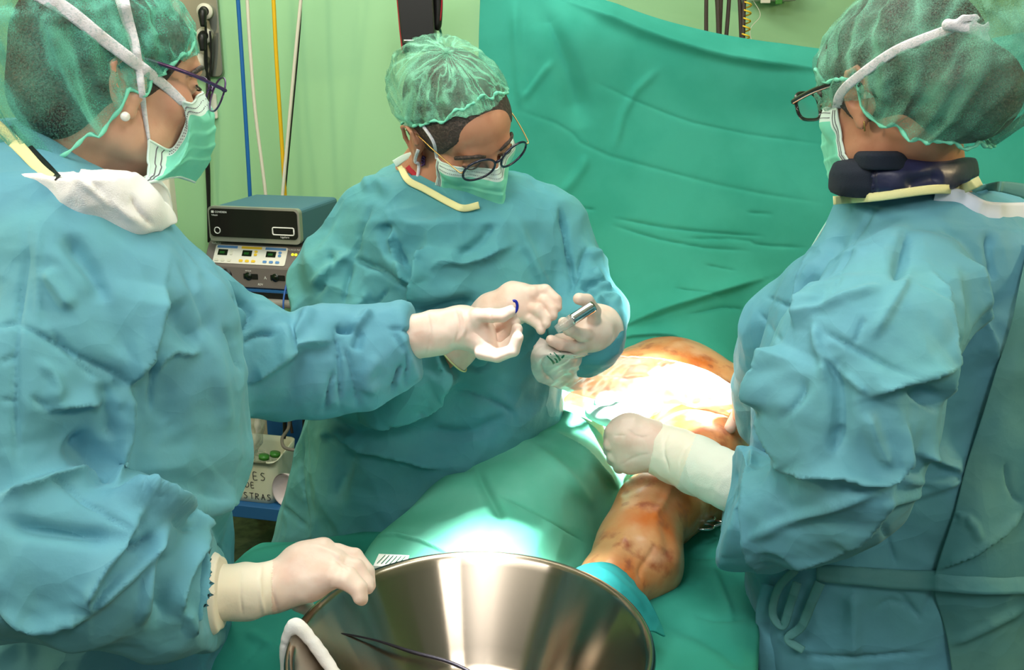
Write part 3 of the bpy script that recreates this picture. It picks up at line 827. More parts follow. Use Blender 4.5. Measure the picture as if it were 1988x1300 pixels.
def gown(name, lo_hi, h, build, m, parent, strokes, crumple, seed, smooth=3, amp=1.0, soft=()):
    f = Field(lo_hi[0], lo_hi[1], h); build(f); V, F = f.mesh(smooth)
    V0 = V; V = cloth(V, F, strokes, crumple, seed=seed, amp=amp)
    for c, r in soft:      # calm the ragged rim of a cut sleeve end
        wt = np.clip(1.6 - np.linalg.norm(V - at(*c), axis=1) / r, 0, 1)[:, None]; V = V * (1 - wt) + relax(V0, F, 8) * wt
    return mk(name, V, F, m, parent)
# ---------------------------------------------------------------- left woman
PA = empty('person', (-.62, 1.2, 0), 'person in profile on the left, pearl earring, white towel collar, gloved hand on basin', 'person', 'surgical team')
HA = Head(222, 150, 1.22, 41, 5, 0, 1.0)
neckA = at(150, 330, 1.23); chestA = at(80, 480, 1.25)
bA = body(HA, neckA, chestA, np.array([-.62, 1.22, .85]), np.array([-.62, 1.25, 0]),
     [[(at(60, 520, 1.1), .05), (at(-40, 1000, .98), .045), (at(430, 1150, 1.04), .03)], [(at(300, 600, 1.32), .05), (at(520, 715, 1.36), .045), (at(800, 655, 1.36), .03)]], M['skin'], PA)
hA = hair(HA, PA, off=.005); brows(HA, PA, M['hair'])
TA = Surf(bA, hA).t
cA = cap(HA, M['cap_a'], PA, over=TA, bp=.7, rim=(.06, -.02, -.115), c=(0, -.05, .035), r=(.1, .148, .112), seed=3, puff=.006, crum=12)
def buildA(f):
    f.chain([(-60, 1040, .95, .098), (90, 1072, .93, .086), (180, 1082, .94, .09), (250, 1120, .96, .076), (330, 1143, .98, .078), (400, 1160, 1.02, .062), (470, 1165, 1.06, .056)], .008)
    f.cut(at(424, 1155, 1.03), (1, .1, 0), .11)
    f.chain([(330, 620, 1.26, .08), (450, 690, 1.3, .076), (500, 700, 1.31, .075), (545, 722, 1.33, .064), (620, 702, 1.34, .078), (700, 698, 1.35, .07), (740, 685, 1.36, .062), (790, 665, 1.36, .05), (850, 650, 1.36, .045)], .012)
    f.cut(at(800, 660, 1.36), (1, 0, .25), .09)
    f.column([(235, -60, 60, 1.22, .06), (290, -120, 150, 1.22, .12), (350, -190, 235, 1.22, .17), (400, -230, 285, 1.22, .19), (450, -240, 330, 1.21, .2), (500, -240, 385, 1.21, .21),
              (560, -240, 432, 1.2, .21), (640, -240, 462, 1.2, .21), (720, -240, 484, 1.2, .21), (800, -240, 490, 1.2, .21), (880, -240, 490, 1.19, .21), (905, -240, 485, 1.19, .21), (932, -240, 475, 1.19, .2),
              (957, -240, 462, 1.19, .2), (978, -240, 446, 1.18, .2), (1005, -240, 446, 1.21, .18), (1060, -230, 446, 1.25, .165), (1180, -220, 446, 1.25, .165), (1400, -200, 440, 1.22, .18), (1750, -150, 440, 1.16, .22)], .012)
    f.chain([(150, 520, 1.1, .09), (60, 760, 1.02, .1), (-60, 1040, .95, .1)], .05)
SA = [('a', 20, 24, 0, 965, 78, 933, 140, 912, 190, 910, 208, 950), ('a', 16, 20, 206, 958, 313, 992, 380, 1008, 430, 1060), ('k', 7, 6, 53, 430, 51, 486, 53, 511, 34, 624, 28, 723, 35, 900), ('r', 3, 6, 76, 440, 73, 638), ('k', 9, 6, 34, 624, 141, 688, 241, 734, 248, 752),
      ('a', 30, 45, 320, 560, 308, 610, 290, 666, 248, 748), ('a', 16, 30, 249, 740, 247, 800, 245, 870, 233, 926, 222, 963), ('v', 12, 16, 122, 460, 160, 500, 191, 546, 198, 590),
      ('r', 8, 14, 88, 525, 141, 600), ('a', 16, 22, 202, 782, 141, 783, 95, 796), ('k', 7, 8, 95, 794, 60, 770), ('a', 14, 18, 388, 686, 360, 688, 329, 681, 304, 723), ('v', 16, 30, 330, 590, 360, 640, 392, 668),
      ('k', 7, 6, 295, 702, 292, 750, 290, 797), ('k', 10, 6, 432, 631, 449, 652, 456, 695, 474, 723), ('r', 8, 16, 407, 660, 430, 740, 440, 840), ('r', 6, 10, 389, 497, 442, 580, 460, 650),
      ('v', 6, 10, 350, 500, 400, 600, 420, 660), ('k', 6, 6, 100, 640, 150, 710, 190, 735), ('r', 6, 10, 75, 700, 120, 740, 95, 780), ('k', 6, 6, 0, 633, 32, 624), ('k', 6, 6, 0, 705, 28, 690), ('k', 5, 6, 0, 776, 30, 779),
      ('a', 26, 30, 475, 940, 452, 968, 382, 999, 313, 993, 222, 963), ('v', 20, 26, 130, 850, 160, 870, 195, 920, 200, 950), ('v', 8, 20, 200, 740, 215, 850),
      ('k', 9, 6, 78, 933, 118, 945, 180, 985, 244, 1033), ('a', 22, 32, 274, 995, 240, 1050, 179, 1148, 178, 1187), ('r', 12, 8, 318, 1029, 291, 1080, 230, 1140, 176, 1187), ('k', 16, 9, 298, 1036, 261, 1065, 240, 1051),
      ('k', 8, 8, 240, 1051, 275, 1010), ('a', 16, 22, 403, 1046, 380, 1090, 355, 1141, 352, 1198), ('r', 9, 9, 315, 1029, 294, 1080, 284, 1150, 274, 1215), ('v', 12, 14, 318, 1060, 316, 1140, 305, 1200),
      ('a', 18, 26, 178, 1188, 110, 1212, 61, 1215, 0, 1185), ('v', 14, 16, 0, 1010, 80, 1030, 160, 1040, 235, 1052), ('r', 8, 12, 360, 1180, 380, 1220, 410, 1240), ('k', 8, 7, 318, 1000, 345, 1030, 380, 1030),
      ('k', 18, 10, 449, 577, 492, 594, 487, 624, 472, 650), ('k', 14, 8, 472, 670, 498, 647, 533, 650), ('a', 24, 26, 642, 662, 575, 682, 548, 703, 481, 746), ('r', 8, 9, 551, 630, 548, 670, 545, 703), ('r', 10, 12, 605, 595, 590, 640, 560, 670),
      ('k', 10, 6, 645, 635, 656, 665, 662, 790), ('k', 9, 6, 665, 665, 683, 717, 694, 793), ('k', 9, 6, 648, 720, 642, 746, 630, 800), ('k', 20, 9, 653, 635, 670, 640, 685, 637), ('r', 10, 8, 721, 602, 700, 625, 685, 640),
      ('k', 9, 5, 753, 638, 788, 638, 800, 650), ('k', 9, 5, 761, 641, 775, 665, 788, 685), ('k', 9, 6, 792, 680, 788, 752), ('k', 12, 6, 779, 708, 761, 764), ('r', 8, 14, 735, 690, 700, 740, 735, 760), ('v', 10, 10, 700, 640, 690, 680)]
gA = gown('surgical_gown', ((-1.0, .8, .3), (.05, 1.5, 1.62)), .0033, buildA, M['gown'], PA, SA, [((.12, .12, .18), 24), (.045, 5)], 3, 2, 1.15, [((424, 1155, 1.03), .07)])
glove('glove', [[(925, 612, 1.34, .0105), (952, 612, 1.33, .0105), (975, 612, 1.325, .0098), (993, 603, 1.325, .0082)],
                [(930, 640, 1.37, .010), (958, 642, 1.375, .009), (982, 626, 1.37, .0085), (994, 612, 1.345, .0075)],
                [(940, 660, 1.36, .010), (965, 662, 1.36, .0092), (992, 642, 1.36, .0088), (1000, 626, 1.345, .008)],
                [(945, 675, 1.345, .010), (975, 678, 1.34, .0095), (1000, 658, 1.335, .009), (1004, 638, 1.33, .008)],
                [(935, 684, 1.33, .0105), (965, 690, 1.325, .0098), (996, 680, 1.32, .009), (1005, 655, 1.32, .0082)]], .0016, PA, M['glove'],
      palm=[[(790, 656, 1.36, .034), (850, 645, 1.36, .031), (895, 632, 1.36, .0265)], [(895, 630, 1.36, .026), (925, 618, 1.345, .016)], [(895, 634, 1.36, .026), (930, 655, 1.355, .022), (950, 676, 1.335, .013)], [(900, 640, 1.36, .024), (935, 640, 1.36, .016)]],
      cuts=[((790, 656, 1.36), (-1, 0, -.35), .07)], strokes=[('k', 2, 4, 885, 602, 893, 635, 882, 668), ('r', 1.6, 4, 897, 600, 905, 632, 893, 662), ('k', 1.2, 3, 952, 600, 955, 622), ('k', 1.2, 3, 972, 648, 980, 640), ('k', 1.5, 4, 830, 606, 838, 650, 828, 690)])
glove('glove', [[(655, 1072, 1.10, .0115), (688, 1080, 1.10, .0105), (712, 1108, 1.09, .0095), (717, 1136, 1.08, .0082)],
                [(650, 1090, 1.085, .011), (690, 1100, 1.08, .0105), (712, 1130, 1.07, .0095), (714, 1140, 1.065, .0085)],
                [(640, 1105, 1.07, .0115), (676, 1116, 1.06, .0105), (698, 1140, 1.05, .0092), (702, 1162, 1.045, .0082)],
                [(635, 1120, 1.06, .011), (670, 1128, 1.05, .0100), (694, 1146, 1.045, .0088), (698, 1160, 1.04, .0078)],
                [(560, 1150, 1.08, .012), (580, 1170, 1.09, .011), (598, 1180, 1.1, .0095)]], .0016, PA, M['glove'],
      palm=[[(395, 1150, 1.02, .034), (480, 1148, 1.05, .032), (535, 1138, 1.07, .0275)], [(535, 1135, 1.07, .027), (590, 1098, 1.09, .026), (625, 1070, 1.1, .018)], [(535, 1145, 1.07, .025), (600, 1130, 1.07, .022), (645, 1120, 1.06, .015)], [(590, 1100, 1.09, .028), (650, 1095, 1.085, .019)]],
      cuts=[((400, 1150, 1.02), (-1, -.1, 0), .07)], cuffx=528, strokes=[('k', 2.5, 4, 533, 1095, 528, 1140, 541, 1192), ('r', 2, 4, 508, 1095, 502, 1140, 514, 1196), ('k', 2, 4, 470, 1100, 466, 1150, 472, 1195), ('k', 1.5, 3, 641, 1072, 664, 1098, 680, 1112), ('k', 1.2, 3, 640, 1125, 642, 1148), ('r', 1.5, 5, 600, 1055, 640, 1068, 670, 1085)])
# ---------------------------------------------------------------- middle woman
PB = empty('person', (-.18, 1.68, 0), 'person in the middle with round glasses looking down, holding a steel rod', 'person', 'surgical team')
HB = Head(893, 243, 1.62, -50, 30, 22, .98)
neckB = at(830, 370, 1.69); chestB = at(850, 440, 1.7)
bB = body(HB, neckB, chestB, np.array([-.18, 1.7, .85]), np.array([-.2, 1.72, 0]),
     [[(at(715, 480, 1.69), .04), (at(665, 660, 1.61), .035), (at(860, 695, 1.48), .026)], [(at(1045, 470, 1.7), .035), (at(1125, 600, 1.61), .03), (at(1150, 655, 1.5), .026)]], M['skin_tan'], PB)
hB = hair(HB, PB, off=.004, line=((.09, .056), (.02, -.03))); brows(HB, PB, M['hair'])
TB = Surf(bB, hB).t
cB = cap(HB, M['cap_b'], PB, over=TB, elf=18, rim=(.098, .034, -.05), c=(0, -.03, .033), r=(.092, .13, .092), seed=8, puff=.005, crum=8)
def buildB(f):
    f.chain([(700, 720, 1.55, .075), (790, 715, 1.5, .055), (900, 680, 1.47, .04)], .03)
    f.cut(at(868, 690, 1.48), (1, -.2, .3), .09)
    f.column([(318, 790, 900, 1.7, .05), (345, 745, 1030, 1.7, .09), (380, 700, 1075, 1.7, .12), (430, 665, 1100, 1.69, .15), (480, 650, 1115, 1.69, .16), (560, 645, 1115, 1.68, .17), (640, 640, 1105, 1.68, .18),
              (740, 625, 1085, 1.68, .18), (800, 600, 1090, 1.68, .18), (900, 575, 1080, 1.68, .18), (1000, 545, 1060, 1.68, .18), (1100, 520, 1050, 1.68, .18), (1420, 480, 1050, 1.68, .2)], .02)
    f.chain([(715, 440, 1.68, .075), (662, 560, 1.64, .083), (655, 660, 1.6, .085), (700, 720, 1.55, .072), (770, 722, 1.51, .06)], .03)
    f.chain([(1060, 440, 1.68, .065), (1105, 540, 1.66, .07), (1135, 610, 1.6, .068), (1145, 655, 1.53, .06), (1150, 665, 1.5, .05)], .02)
SB = [('k', 9, 5, 1165, 595, 1190, 590, 1206, 625), ('k', 8, 5, 1175, 640, 1200, 650), ('r', 8, 6, 1150, 590, 1180, 570, 1205, 590), ('k', 8, 5, 1130, 545, 1150, 575, 1190, 580), ('k', 9, 7, 721, 400, 694, 450, 698, 473, 682, 504), ('r', 9, 10, 686, 492, 640, 520, 605, 560), ('k', 9, 6, 684, 511, 675, 545, 667, 590), ('k', 8, 6, 694, 508, 755, 527, 809, 573), ('k', 7, 6, 684, 500, 740, 520, 800, 550),
      ('a', 22, 26, 760, 440, 771, 508, 790, 535, 809, 554), ('a', 24, 28, 801, 600, 809, 554, 822, 500, 825, 477), ('v', 14, 12, 748, 431, 760, 480, 785, 520), ('a', 14, 16, 994, 478, 909, 516, 867, 512, 840, 532),
      ('v', 20, 12, 800, 606, 860, 596, 925, 585), ('k', 14, 7, 1086, 400, 1094, 423, 1105, 500, 1109, 570), ('k', 10, 7, 1109, 562, 1125, 520, 1140, 480), ('r', 9, 9, 1140, 485, 1175, 500, 1209, 538), ('k', 10, 8, 1120, 560, 1160, 545, 1200, 555),
      ('r', 10, 9, 1150, 520, 1160, 545, 1190, 560), ('k', 8, 5, 875, 758, 930, 765, 998, 796, 998, 815), ('a', 22, 22, 871, 720, 871, 746, 809, 785, 698, 815), ('k', 9, 6, 700, 640, 760, 650, 800, 640), ('k', 8, 6, 850, 640, 900, 620),
      ('a', 14, 20, 853, 909, 760, 885, 681, 868, 649, 827), ('k', 7, 5, 590, 845, 581, 913, 600, 1035), ('k', 8, 5, 545, 981, 595, 1022), ('v', 8, 16, 645, 981, 686, 872), ('r', 8, 10, 620, 850, 650, 830, 700, 850), ('k', 7, 6, 900, 700, 940, 725, 960, 690),
      ('r', 7, 12, 720, 560, 690, 600, 640, 620), ('k', 7, 6, 760, 560, 720, 600, 740, 640), ('v', 9, 12, 960, 430, 930, 480, 880, 500), ('r', 6, 10, 1000, 420, 1030, 500, 1080, 600), ('v', 8, 12, 820, 830, 900, 850, 980, 810), ('r', 8, 14, 700, 360, 730, 350, 760, 370), ('k', 7, 6, 640, 480, 650, 520, 610, 580)]
gB = gown('surgical_gown', ((-.62, 1.35, .3), (.32, 1.95, 1.56)), .0036, buildB, M['gown_mid'], PB, SB, [((.11, .11, .14), 26), (.045, 5)], 11, 2, 1.5)
glove('glove', [[(1030, 566, 1.45, .0105), (1058, 564, 1.44, .0098), (1080, 582, 1.43, .0085), (1082, 596, 1.425, .0078)],
                [(1030, 582, 1.44, .0105), (1056, 584, 1.43, .0098), (1072, 600, 1.42, .0085), (1073, 612, 1.415, .0078)],
                [(1020, 596, 1.43, .0105), (1044, 602, 1.42, .0095), (1060, 618, 1.415, .0085), (1060, 628, 1.41, .0076)],
                [(1008, 608, 1.43, .0100), (1030, 618, 1.42, .009), (1048, 632, 1.415, .008), (1050, 640, 1.41, .0072)]], .0017, PB, M['glove'],
      palm=[[(872, 690, 1.47, .034), (920, 640, 1.47, .03), (955, 605, 1.46, .027)], [(955, 605, 1.46, .027), (1000, 582, 1.45, .027), (1035, 572, 1.44, .015)], [(960, 605, 1.46, .025), (1000, 600, 1.44, .023), (1020, 604, 1.43, .014)]],
      cuts=[((876, 688, 1.47), (-1, 0, -.9), .08)])
glove('glove', [[(1152, 640, 1.46, .011), (1154, 605, 1.44, .0105), (1140, 583, 1.42, .0098), (1124, 580, 1.41, .009)],
                [(1150, 650, 1.45, .0105), (1128, 650, 1.42, .0100), (1105, 640, 1.40, .0095), (1094, 626, 1.395, .0085)],
                [(1140, 668, 1.45, .0105), (1112, 672, 1.42, .0098), (1088, 668, 1.405, .0092), (1070, 660, 1.40, .0082)],
                [(1130, 680, 1.45, .010), (1100, 685, 1.43, .0088), (1072, 680, 1.42, .0078), (1060, 672, 1.415, .0068)],
                [(1150, 660, 1.47, .012), (1115, 655, 1.46, .011), (1085, 660, 1.45, .0095), (1044, 676, 1.44, .0075)]], .0017, PB, M['glove'],
      palm=[[(1160, 640, 1.5, .042), (1150, 645, 1.47, .032), (1135, 655, 1.45, .02)]], cuts=[])
# ---------------------------------------------------------------- right woman
PC = empty('person', (.56, 1.25, 0), 'person on the right in a navy neck collar, gloved fist over the patient', 'person', 'surgical team')
HC = Head(1738, 178, 1.3, 119, 12, 0, 1.0)
neckC = at(1765, 330, 1.33); chestC = at(1775, 450, 1.33)
bC = body(HC, neckC, chestC, np.array([.57, 1.37, .85]), np.array([.58, 1.38, 0]),
     [[(at(1780, 540, 1.24), .045), (at(1690, 880, 1.08), .04), (at(1490, 965, 1.18), .028)], [(at(1600, 560, 1.45), .05), (at(1480, 760, 1.6), .045), (at(1450, 810, 1.65), .03)]], M['skin_tan'], PC)
hC = hair(HC, PC, off=.012, back=.045); brows(HC, PC, M['hair'])
TC = Surf(bC, hC).t
cC = cap(HC, M['cap_c'], PC, over=TC, bp=.4, rim=(.04, .012, -.085), c=(0, -.07, .012), r=(.112, .158, .128), seed=5, puff=.005, crum=12, el0=-35)
def buildC(f):
    f.chain([(1645, 890, 1.07, .08), (1645, 945, 1.08, .072), (1560, 990, 1.12, .070), (1480, 992, 1.18, .078), (1435, 985, 1.22, .08), (1350, 960, 1.3, .07)], .01)
    f.cut(at(1416, 975, 1.24), (-1, .25, .1), .2)
    f.column([(365, 1640, 1930, 1.36, 0.100), (400, 1622, 1990, 1.36, 0.130), (440, 1605, 2060, 1.36, 0.160), (480, 1578, 2120, 1.36, 0.165), (530, 1530, 2160, 1.36, 0.165), (600, 1500, 2200, 1.36, 0.165),
              (700, 1480, 2220, 1.35, 0.165), (800, 1470, 2220, 1.35, 0.165), (900, 1465, 2220, 1.34, 0.165), (1000, 1460, 2220, 1.33, 0.165), (1120, 1455, 2220, 1.33, 0.165), (1300, 1455, 2230, 1.33, 0.165), (1700, 1440, 2240, 1.31, 0.165)], .012)
    f.chain([(1600, 580, 1.42, .07), (1532, 640, 1.46, .067), (1508, 700, 1.5, .062), (1505, 770, 1.55, .065), (1490, 820, 1.55, .045)], .03)
    f.chain([(1740, 575, 1.2, .092), (1662, 690, 1.11, .100), (1640, 795, 1.09, .102), (1640, 885, 1.08, .083)], .012)
SC = [('a', 10, 20, 1744, 915, 1709, 1015, 1648, 1065, 1532, 1104, 1471, 1123), ('k', 7, 7, 1620, 572, 1640, 492, 1700, 400), ('a', 16, 30, 1546, 640, 1548, 604, 1564, 540, 1574, 488), ('k', 9, 6, 1488, 576, 1548, 602), ('k', 6, 6, 1472, 604, 1520, 668), ('r', 9, 8, 1548, 620, 1616, 584, 1712, 556),
      ('r', 10, 8, 1584, 628, 1588, 676, 1600, 692, 1600, 740), ('k', 9, 6, 1596, 642, 1668, 680, 1760, 736), ('a', 12, 12, 1684, 772, 1636, 732, 1600, 688), ('a', 28, 34, 1820, 712, 1760, 736, 1684, 772), ('v', 18, 26, 1800, 750, 1780, 780),
      ('a', 24, 40, 1808, 528, 1820, 620, 1826, 700, 1826, 792), ('r', 8, 9, 1764, 512, 1752, 552, 1692, 656), ('k', 6, 6, 1680, 616, 1660, 668), ('k', 8, 7, 1740, 452, 1780, 432, 1860, 464), ('v', 14, 14, 1770, 440, 1750, 520, 1745, 550),
      ('a', 24, 32, 1860, 492, 1888, 540, 1900, 620, 1940, 700), ('k', 9, 7, 1916, 456, 1920, 500, 1928, 544), ('a', 34, 40, 1472, 796, 1500, 720, 1520, 668), ('a', 20, 20, 1540, 911, 1505, 850, 1471, 800), ('k', 9, 6, 1570, 740, 1560, 780, 1520, 815),
      ('a', 26, 24, 1759, 823, 1755, 885, 1725, 927, 1690, 942, 1601, 911, 1513, 911), ('r', 10, 10, 1455, 1046, 1532, 1008, 1667, 965, 1709, 946), ('a', 20, 26, 1471, 1119, 1451, 1046, 1463, 954, 1455, 858), ('k', 12, 8, 1430, 900, 1425, 960, 1440, 1030),
      ('r', 9, 9, 1740, 927, 1780, 935, 1867, 931), ('r', 8, 9, 1701, 977, 1780, 960, 1867, 931), ('a', 22, 26, 1867, 919, 1820, 895, 1775, 877), ('k', 7, 6, 1713, 1015, 1740, 1100), ('k', 7, 6, 1813, 1146, 1790, 1200), ('k', 8, 6, 1743, 1146, 1790, 1205),
      ('r', 8, 14, 1659, 1146, 1655, 1280), ('k', 7, 6, 1540, 1270, 1650, 1280, 1800, 1265), ('k', 7, 6, 1700, 1180, 1740, 1160, 1790, 1205), ('v', 14, 18, 1620, 690, 1640, 800, 1620, 880), ('r', 10, 12, 1680, 800, 1700, 860, 1720, 900), ('k', 7, 6, 1640, 830, 1620, 880), ('v', 8, 16, 1640, 440, 1600, 560, 1580, 620)]
gC = gown('surgical_gown', ((.2, .9, .3), (1.08, 1.75, 1.58)), .0034, buildC, M['gown'], PC, SC, [((.13, .13, .18), 22), (.045, 5)], 21, 2)
glove('glove', [[(1205, 830, 1.46, .0125), (1188, 838, 1.455, .012), (1184, 852, 1.47, .011)], [(1200, 850, 1.45, .0125), (1186, 862, 1.45, .012), (1184, 874, 1.47, .011)],
                [(1205, 872, 1.45, .0125), (1192, 884, 1.45, .0115), (1190, 892, 1.47, .011)], [(1212, 890, 1.45, .012), (1202, 900, 1.455, .011), (1202, 908, 1.47, .010)]], .0018, PC, M['glove'],
      palm=[[(1215, 850, 1.46, .034), (1222, 872, 1.46, .034)], [(1225, 845, 1.46, .036), (1262, 862, 1.45, .036), (1300, 880, 1.43, .037)], [(1225, 880, 1.46, .033), (1262, 868, 1.45, .036)]],
      cuts=[((1285, 875, 1.44), (1, -.1, 0), .06)], strokes=[('k', 1.5, 4, 1200, 905, 1235, 885, 1262, 880), ('k', 1.5, 4, 1215, 830, 1240, 850, 1262, 845), ('k', 1.5, 4, 1190, 845, 1215, 845), ('r', 1.5, 5, 1200, 815, 1240, 812)])
glove('glove', [[(1452, 760, 1.68, .012), (1436, 795, 1.66, .0115), (1418, 830, 1.64, .0105)], [(1468, 790, 1.68, .012), (1450, 820, 1.68, .011), (1446, 850, 1.68, .0100)]], .002, PC, M['glove'], palm=[[(1480, 770, 1.68, .03), (1465, 775, 1.68, .025)]])
# ================================================================ drapes, patient, table
def zc(rows): return [[(x, y, Yz(x, y, z)) for (x, y, z) in r] for r in rows]
scr = sheet('surgical_screen_drape', [
    [(935, -90, 2.28), (1010, -60, 2.27), (1080, -32, 2.27), (1200, 16, 2.26), (1330, 54, 2.25), (1450, 80, 2.24), (1590, 96, 2.22), (1760, 100, 2.2), (2060, 50, 2.15)],
    [(930, 60, 2.27), (1010, 50, 2.24), (1080, 60, 2.2), (1200, 80, 2.2), (1330, 108, 2.2), (1450, 132, 2.2), (1590, 150, 2.18), (1760, 150, 2.18), (2060, 110, 2.12)],
    [(930, 200, 2.25), (1010, 200, 2.22), (1100, 210, 2.2), (1220, 220, 2.2), (1340, 240, 2.2), (1460, 250, 2.2), (1600, 260, 2.18), (1760, 260, 2.15), (2060, 220, 2.1)],
    [(935, 380, 2.22), (1020, 380, 2.2), (1110, 380, 2.19), (1230, 380, 2.18), (1340, 390, 2.17), (1460, 400, 2.16), (1600, 400, 2.15), (1760, 400, 2.12), (2060, 400, 2.06)],
    [(960, 540, 2.18), (1050, 540, 2.17), (1130, 530, 2.16), (1230, 520, 2.14), (1350, 530, 2.12), (1460, 540, 2.12), (1600, 560, 2.12), (1760, 560, 2.1), (2060, 560, 2.04)],
    [(1060, 660, 2.12), (1110, 650, 2.12), (1170, 630, 2.1), (1240, 618, 2.08), (1330, 622, 2.07), (1410, 655, 2.06), (1500, 700, 2.08), (1700, 720, 2.08), (2060, 720, 2.0)],
    [(1090, 715, 2.06), (1140, 697, 2.05), (1185, 683, 2.04), (1250, 674, 2.03), (1330, 678, 2.01), (1400, 705, 1.99), (1440, 752, 1.96), (1560, 860, 1.9), (1900, 880, 1.9)]],
    300, 260, M['drape'], strokes=[('a', 24, 28, 1600, 138, 1450, 124, 1330, 98, 1200, 55, 1100, 5),
    ('k', 4, 5, 1014, 217, 1102, 246, 1137, 290, 1284, 330, 1432, 369, 1600, 394), ('k', 4, 5, 1152, 157, 1255, 207, 1383, 251, 1600, 281), ('r', 8, 10, 1000, 0, 1005, 100, 1014, 217), ('v', 22, 24, 1045, -10, 1075, 70, 1105, 148, 1130, 250),
    ('r', 6, 6, 1073, 118, 1014, 197), ('r', 6, 7, 1280, 133, 1216, 192, 1191, 295), ('k', 6, 4, 1097, 399, 1157, 408), ('k', 7, 4, 1191, 423, 1324, 448, 1481, 458), ('k', 7, 4, 1191, 438, 1324, 477, 1457, 487),
    ('k', 6, 4, 1324, 463, 1452, 463, 1467, 477, 1565, 480), ('k', 5, 4, 1368, 514, 1427, 526), ('r', 8, 9, 1140, 300, 1127, 335, 1088, 379), ('a', 20, 22, 1481, 541, 1334, 586, 1211, 635), ('k', 8, 6, 1334, 610, 1432, 590, 1452, 620),
    ('k', 5, 4, 1450, 412, 1500, 416), ('r', 5, 8, 1040, 540, 1100, 640), ('k', 6, 5, 1310, 560, 1400, 575), ('a', 8, 10, 1440, 735, 1330, 655, 1250, 648, 1180, 665)], crumple=[(.3, 12)], solid=.003, seed=4)
tag(scr, 'large green cloth screen hung upright behind the patient, between middle and right person', 'surgical drape')

TZ = .86
trow = [[(500, 1062, .83), (650, 1046, .84), (850, 980, TZ), (1100, 850, TZ), (1300, 850, TZ), (1440, 850, TZ)],
        [(455, 1098, .86), (520, 1064, .89), (620, 1056, .89), (800, 1062, .88), (1100, 1000, TZ), (1320, 950, TZ), (1450, 960, TZ)][0:1] + [(560, 1064, .89), (800, 1062, .88), (1100, 1000, TZ), (1320, 950, TZ), (1450, 960, TZ)],
        [(440, 1150, .86), (600, 1150, .88), (850, 1120, .87), (1100, 1100, TZ), (1330, 1080, TZ), (1450, 1085, TZ)],
        [(422, 1230, .85), (600, 1240, .86), (850, 1220, TZ), (1100, 1200, TZ), (1330, 1190, TZ), (1452, 1200, TZ)],
        [(405, 1360, .84), (600, 1360, .85), (850, 1340, TZ), (1100, 1330, TZ), (1330, 1320, TZ), (1450, 1330, TZ)],
        [(400, 1480, .83), (600, 1470, .84), (850, 1470, .85), (1100, 1470, .85), (1330, 1470, .85), (1450, 1480, .84)]]
tr_ = []
for r in trow:
    P = [atz(*p) for p in r]; tr_.append([P[0] + np.array([-.015, 0, -.3]), P[0] + np.array([-.012, 0, -.06])] + P + [P[-1] + np.array([.015, 0, -.05]), P[-1] + np.array([.02, 0, -.3])])
tr_.append([p + np.array([0, -.012, -.05]) for p in tr_[-1]]); tr_.append([p + np.array([0, -.01, -.22]) for p in tr_[-1]])
tab = sheet('table_drape', tr_, 240, 260, M['drape'], raw=True, strokes=[('k', 6, 6, 1330, 1080, 1400, 1082, 1430, 1070), ('r', 6, 8, 1380, 1100, 1400, 1150, 1420, 1200), ('k', 6, 6, 1350, 1195, 1400, 1205, 1450, 1200), ('v', 8, 14, 1300, 1210, 1380, 1240, 1450, 1300), ('k', 5, 5, 520, 1240, 470, 1290), ('r', 6, 10, 480, 1230, 540, 1260)], crumple=[(.12, 8)], solid=.003, seed=9)
tag(tab, 'green cloth spread over the operating table under the basin and the bent leg', 'surgical drape')
tb = empty('operating_table', (0.25, 1.5, 0), 'operating table standing under the green drapes', 'operating table')
V, F = boxv((.2, 1.62, .78), (.34, 1.45, .09), rotz(-.3)); mk('mattress', V, F, M['black'], tb, smooth=False)
V, F = boxv((.2, 1.62, .38), (.2, .3, .72), rotz(-.3)); mk('pedestal', V, F, M['trolley'], tb, smooth=False)
V, F = boxv((.2, 1.62, .03), (.3, .9, .06), rotz(-.3)); mk('foot_plate', V, F, M['trolley'], tb, smooth=False)

PP = empty('person', atz(1280, 900, .87), 'patient lying under green drapes, belly and bent leg painted orange-brown', 'patient')
pf = Field((.0, 1.1, .8), (.62, 2.3, 1.2), .004)
pf.chain([(1210, 800, 1.95, .125), (1300, 800, 1.98, .14), (1385, 820, 1.93, .125)], .06)
pf.cone(at(1300, 800, 1.98), .14, at(1300, 800, 1.98) + np.array([.02, .25, .0]), .13, .05)
pf.chain([(1128, 795, 1.8, .04), (1100, 845, 1.72, .035)], .04)
pf.chain([(1375, 850, 1.8, .115), (1340, 920, 1.64, .095), (1288, 985, 1.5, .066)], .03)
pf.chain([(1268, 992, 1.48, .065), (1240, 1055, 1.4, .060), (1235, 1085, 1.37, .066), (1190, 1130, 1.31, .048), (1150, 1180, 1.25, .04)], .02)
pf.chain([(1250, 1060, 1.41, .055), (1262, 1100, 1.38, .048)], .02)
pf.chain([(1300, 985, 1.5, .05), (1352, 965, 1.52, .018)], .02)
pf.chain([(1090, 860, 1.68, .045), (960, 960, 1.5, .055), (900, 1060, 1.36, .045)], .03)
pf.cone(at(1300, 800, 2.1), .13, at(1300, 800, 2.1) + np.array([.03, .4, -.02]), .14, .05)
V, F = pf.mesh(3)
V = cloth(V, F, [('r', 4, 7, 1312, 925, 1290, 975, 1265, 1010), ('k', 5, 5, 1272, 1055, 1262, 1080, 1240, 1102, 1246, 1130), ('v', 5, 12, 1285, 1010, 1300, 1040, 1300, 1090), ('r', 5, 16, 1225, 1030, 1190, 1080, 1160, 1110), ('v', 4, 10, 1200, 960, 1230, 945, 1260, 930)], [(.05, 2.5)], seed=3)
pe = mk('body', V, F, M['iodine'], PP)

